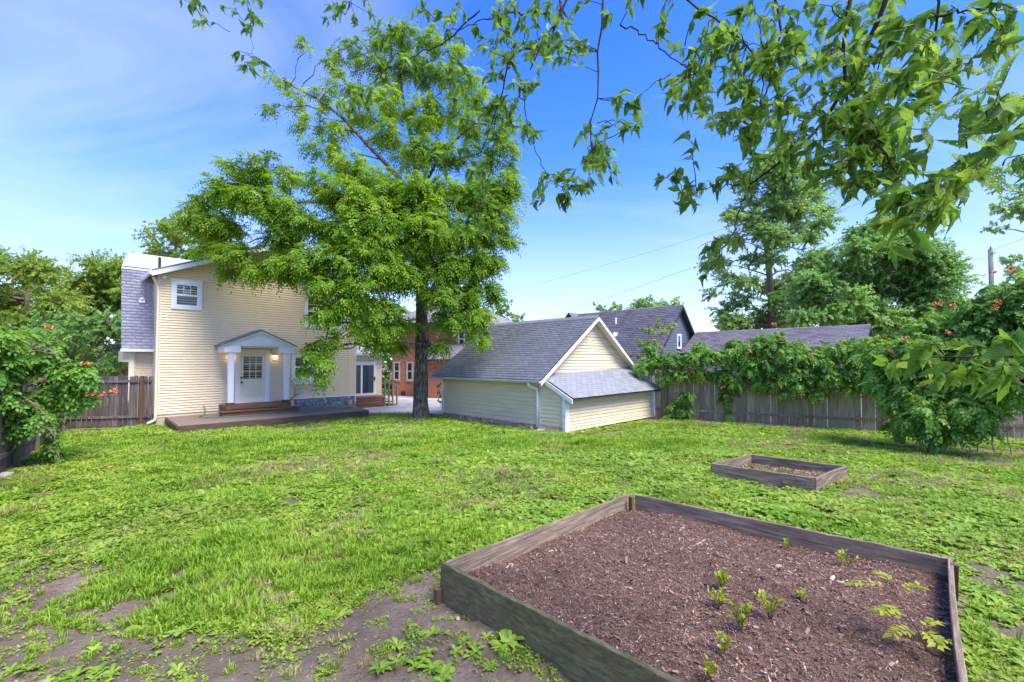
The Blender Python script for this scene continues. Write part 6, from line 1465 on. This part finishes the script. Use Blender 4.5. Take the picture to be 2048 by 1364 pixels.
def scatter(name, label, cat, pts, rot, scl, idx, protos, parent=None):
    """one object whose points carry the tufts as geometry"""
    me = bpy.data.meshes.new(name); n = len(pts); me.vertices.add(n); me.vertices.foreach_set('co', np.asarray(pts, np.float32).ravel())
    a = me.attributes.new('rot', 'FLOAT_VECTOR', 'POINT'); a.data.foreach_set('vector', np.asarray(rot, np.float32).ravel())
    a = me.attributes.new('scl', 'FLOAT', 'POINT'); a.data.foreach_set('value', np.asarray(scl, np.float32))
    a = me.attributes.new('idx', 'INT', 'POINT'); a.data.foreach_set('value', np.asarray(idx, np.int32))
    me.update(); o = link(name, me, parent); tag(o, label, cat, kind='stuff')
    g = bpy.data.node_groups.new(name, 'GeometryNodeTree'); g.interface.new_socket('Geometry', in_out='INPUT', socket_type='NodeSocketGeometry'); g.interface.new_socket('Geometry', in_out='OUTPUT', socket_type='NodeSocketGeometry')
    gi_ = g.nodes.new('NodeGroupInput'); go = g.nodes.new('NodeGroupOutput'); ip_ = g.nodes.new('GeometryNodeInstanceOnPoints')
    j = g.nodes.new('GeometryNodeJoinGeometry')
    for p in reversed(protos):
        oi = g.nodes.new('GeometryNodeObjectInfo'); oi.inputs[0].default_value = p
        g2 = g.nodes.new('GeometryNodeGeometryToInstance'); g.links.new(oi.outputs['Geometry'], g2.inputs[0]); g.links.new(g2.outputs[0], j.inputs[0])
    def na(nm, ty):
        x = g.nodes.new('GeometryNodeInputNamedAttribute'); x.data_type = ty; x.inputs[0].default_value = nm; return x.outputs[0]
    g.links.new(gi_.outputs[0], ip_.inputs['Points']); g.links.new(j.outputs[0], ip_.inputs['Instance']); ip_.inputs['Pick Instance'].default_value = True
    g.links.new(na('idx', 'INT'), ip_.inputs['Instance Index'])
    er = g.nodes.new('FunctionNodeEulerToRotation'); g.links.new(na('rot', 'FLOAT_VECTOR'), er.inputs[0]); g.links.new(er.outputs[0], ip_.inputs['Rotation'])
    g.links.new(na('scl', 'FLOAT'), ip_.inputs['Scale']); g.links.new(ip_.outputs[0], go.inputs[0])
    md = o.modifiers.new('tufts', 'NODES'); md.node_group = g
    return o
protos = [tuft_obj('grass', s, M['grass']) for s in (1, 2, 3)] + [tuft_obj('weed', s, M['weed']) for s in (4, 5, 6, 7)] + [tuft_obj('clover', s, M['clover']) for s in (8, 9, 10)] + [tuft_obj('grass', s, M['straw']) for s in (11, 12)]
rg = np.random.default_rng(77)
def sample(n, y0, y1):
    """points over the part of the yard that can be seen, evenly per square metre"""
    y = np.sqrt(rg.uniform(y0 ** 2, y1 ** 2, n)); x = rg.uniform(-1.55, 1.55, n) * (y + .25)
    return x, y
bands = [(1.9, 3.2, 1000), (3.2, 5, 760), (5, 8, 520), (8, 12, 360), (12, 21, 230)]   # tufts per square metre
Pq = []
for y0, y1, dens in bands:
    n = int(dens * 1.6 * (y1 ** 2 - y0 ** 2)); Pq.append(np.stack(sample(n, y0, y1) + (np.full(n, (y0 + y1) / 2),), 1))
Pq = np.concatenate(Pq); x, y, bb = Pq.T
fdist = (x - FA[0]) * FN[0] + (y - FA[1]) * FN[1]          # metres in front of the long fence
la, lb_ = np.array([-15.9, 16.1]), np.array([-5.2, 3.0]); ld = norm(lb_ - la); ln_ = np.array([-ld[1], ld[0]]); ldist = (x - la[0]) * ln_[0] + (y - la[1]) * ln_[1]
lx = ((x + 13.15) + (y - 16.73)) * q; ly = (-(x + 13.15) + (y - 16.73)) * q      # house frame
gx_ = ((x - .97) + (y - 15.70)) * q; gy_ = (-(x - .97) + (y - 15.70)) * q          # garage frame
keep = (fdist > .12) & (ldist > .08)
keep &= ~((lx > .1) & (lx < 7.6) & (ly > -3.2)) & ~(ly > -.05)
keep &= ~((gx_ > -.12) & (gy_ > -.1)) & ~((gx_ > -.05) & (gx_ < 6.1) & (gy_ > -1.25) & (gy_ < .1))
keep &= ~in_quad(x, y, [(-.64, 3.92), (1.6, 1.5), (3.93, 4.0), (1.6, 6.25)]) & ~in_quad(x, y, [(3.70, 8.50), (4.86, 7.22), (6.13, 8.24), (4.98, 9.53)])
keep &= ~((y > 20.3) & (x > -8) & (x < -1.5))
keep &= np.hypot(x + 3.81, y - 18.73) > .42
# bare and thin patches: beside the mossy board, the near left corner, along the fences, the scuffed middle
bare = np.zeros(len(x))
def patch(cx, cy, rx, ry, a, ang=0):
    c, s = math.cos(ang), math.sin(ang); dx = (x - cx) * c + (y - cy) * s; dy = -(x - cx) * s + (y - cy) * c
    return a * np.exp(-((dx / rx) ** 2 + (dy / ry) ** 2))
nz = fbm(x, y, 1.6, 20, 4); nz2 = fbm(x, y, .55, 24, 3)
bare += patch(-.65, 3.15, .85, .75, 1.1, .7) + patch(-.2, 2.5, 1.0, .55, .95) + patch(-.75, 3.9, .5, .35, .8) + patch(-1.6, 2.35, 1.4, .28, .8) + patch(-3.3, 3.1, .9, .35, .8) + patch(-2.2, 2.1, 1.2, .4, .9) + patch(4.55, 3.6, .55, 1.4, 1.0) + patch(5.5, 7.25, .9, .35, 1.1, .7) + patch(4.1, 7.75, .7, .22, .6, -.8) + patch(-.4, 4.5, .4, .5, .45) + patch(3.2, 14.6, 2.2, .45, 1.1, .75)
gside = np.where((gy_ > -.2) & (gy_ < 5.8), np.exp(-np.clip(-gx_, 0, 9) / .45), 0) + np.where((gx_ > -.3) & (gx_ < 6.2), np.exp(-np.clip(-gy_ - 1.15, 0, 9) / .4), 0)
bare += gside * .95 + patch(-4.1, 3.9, .8, .8, .55) + patch(2.0, 9.0, 1.8, .5, .25) + .9 * np.exp(-np.abs(fdist) / .55) + .7 * np.exp(-np.abs(ldist) / .5) + patch(12, 11.3, 2.6, .9, .9, -.3)
fine = fbm(x, y, 3.5, 50, 3)
bare += patch(-3.0, 3.05, 1.2, .45, .75) + patch(-2.0, 2.45, 1.2, .35, .6) + patch(-4.3, 4.3, .7, .8, .5)
pk = np.clip(1.25 - bare * 1.3 - 1.6 * np.clip(nz - .55, 0, 1) * 3 - .35 * (nz2 > .6) - 2.2 * np.clip(fine - .52, 0, 1) * (1 + bare), .09, 1)
keep &= rg.random(len(x)) < pk
x, y, bb, nz, nz2, bare = [a[keep] for a in (x, y, bb, nz, nz2, bare)]
n = len(x)
lush = patch(-2.6, 4.3, 1.5, 1.0, 1.3, .2) + patch(3.2, 12.2, 2.4, .8, 1.2) + patch(-4, 13, 5, 1.2, .7) + patch(-7.5, 12, 3, 1.5, .5) + patch(-.8, 6, 1, .6, .4)
pg = np.clip(.10 + lush * .62 + (fbm(x, y, .8, 31) - .5) * .9, .04, .92); pw = np.clip(.42 + (fbm(x, y, .9, 35) - .5) * 1.8, .06, .85) * (1 - np.clip(lush, 0, .9))
u_ = rg.random(n)
idx = np.where(u_ < pg, rg.integers(0, 3, n), np.where(u_ < pg + (1 - pg) * pw, rg.integers(3, 7, n), rg.integers(7, 10, n)))
dryp = np.clip((fbm(x, y, .6, 41) - .62) * 2, 0, .3) + patch(-.95, 2.95, .16, .22, .9, .5) + patch(-2.5, 8.5, 1.6, .5, .12)
idx = np.where(rg.random(n) < dryp, rg.integers(10, 12, n), idx)
scl = np.where(idx < 3, rg.uniform(.7, 1.25, n) * (1 + .35 * np.clip(lush, 0, 1)), np.where(idx < 7, rg.uniform(.5, 1.1, n), rg.uniform(.7, 1.25, n))) * np.interp(bb, [2, 4, 6, 10, 16], [.8, .9, 1.05, 1.25, 1.45]) * (1 - .35 * np.clip(bare, 0, 1))
# a few big weeds close by
big = (idx >= 3) & (idx < 7) & (y < 3.6) & (x < .2) & (rg.random(n) < .22); scl = np.where(big, scl * 1.3, scl)
scl = scl * (.62 + .85 * fbm(x, y, 1.9, 60, 3)); zz = ground_z(x, y)
rot = np.stack([rg.normal(0, .12, n), rg.normal(0, .12, n), rg.uniform(0, 6.28, n)], 1)
scatter('lawn', 'patchy green lawn of grass, broad weeds and dry tufts over bare soil', 'lawn', np.stack([x, y, zz], 1), rot, scl, idx, protos)
print('tufts', n)
# weeds inside the small bed, under the fence, and fallen orange petals
xw = np.concatenate([rg.uniform(3.9, 5.9, 160)]); yw = rg.uniform(7.4, 9.4, 160); k = in_quad(xw, yw, [(3.85, 8.5), (4.86, 7.42), (5.95, 8.24), (4.98, 9.34)]); xw, yw = xw[k], yw[k]; nw = len(xw)
scatter('dry_weeds', 'straw-coloured and green weeds inside the small raised bed', 'weeds', np.stack([xw, yw, sbz(xw, yw)], 1), np.stack([rg.normal(0, .2, nw), rg.normal(0, .2, nw), rg.uniform(0, 6, nw)], 1), rg.uniform(.5, 1.1, nw), rg.choice([7, 8, 9, 10, 11], nw), protos)
n_ = 22000; xl, yl = sample(n_, 1.9, 5.5); kk = ~in_quad(xl, yl, [(-.64, 3.92), (1.6, 1.5), (3.93, 4.0), (1.6, 6.25)]); xl, yl = xl[kk], yl[kk]; n_ = len(xl)
D = norm(rg.normal(0, 1, (n_, 3)) * [1, 1, .12]); Ls = .017 * np.exp(rg.normal(0, .55, n_))
V, Fc = leaf_quads(np.stack([xl, yl, ground_z(xl, yl) + rg.uniform(.002, .012, n_)], 1), D, norm(np.array([0, 0, 1.]) + rg.normal(0, .4, (n_, 3))), Ls, Ls * rg.uniform(.06, .3, n_), .2)
tag(link('litter', npmesh('litter', V, Fc, M['mulch'], np.repeat(np.clip(rg.beta(2, 2, n_), 0, 1), 4))), 'dry straws and bark bits strewn on the bare soil', 'litter', kind='stuff')
pc = []
for (cx, cy, s, n_) in ((6.3, 18.4, .35, 60), (7.3, 17.8, .3, 50), (8.9, 16.6, .5, 30), (10.5, 11.6, .8, 60), (11.5, 10.6, .7, 40), (-8.4, 9.0, .25, 30), (9.3, 9.2, 1.0, 20)):
    pc.append(np.stack([rg.normal(cx, s, n_), rg.normal(cy, s * .5, n_)], 1))
pc = np.concatenate(pc); n_ = len(pc); P = np.stack([pc[:, 0], pc[:, 1], ground_z(pc[:, 0], pc[:, 1]) + .07], 1)
D = norm(rg.normal(0, 1, (n_, 3)) * [1, 1, .2]); V, Fc = leaf_quads(P, D, norm(np.array([0, 0, 1.]) + rg.normal(0, .4, (n_, 3))), rg.uniform(.05, .09, n_), .04)
tag(link('fallen_petals', npmesh('fallen_petals', V, Fc, M['orange'], np.repeat(rg.random(n_), 4))), 'orange petals fallen on the grass below the trumpet vines', 'petals', kind='stuff')
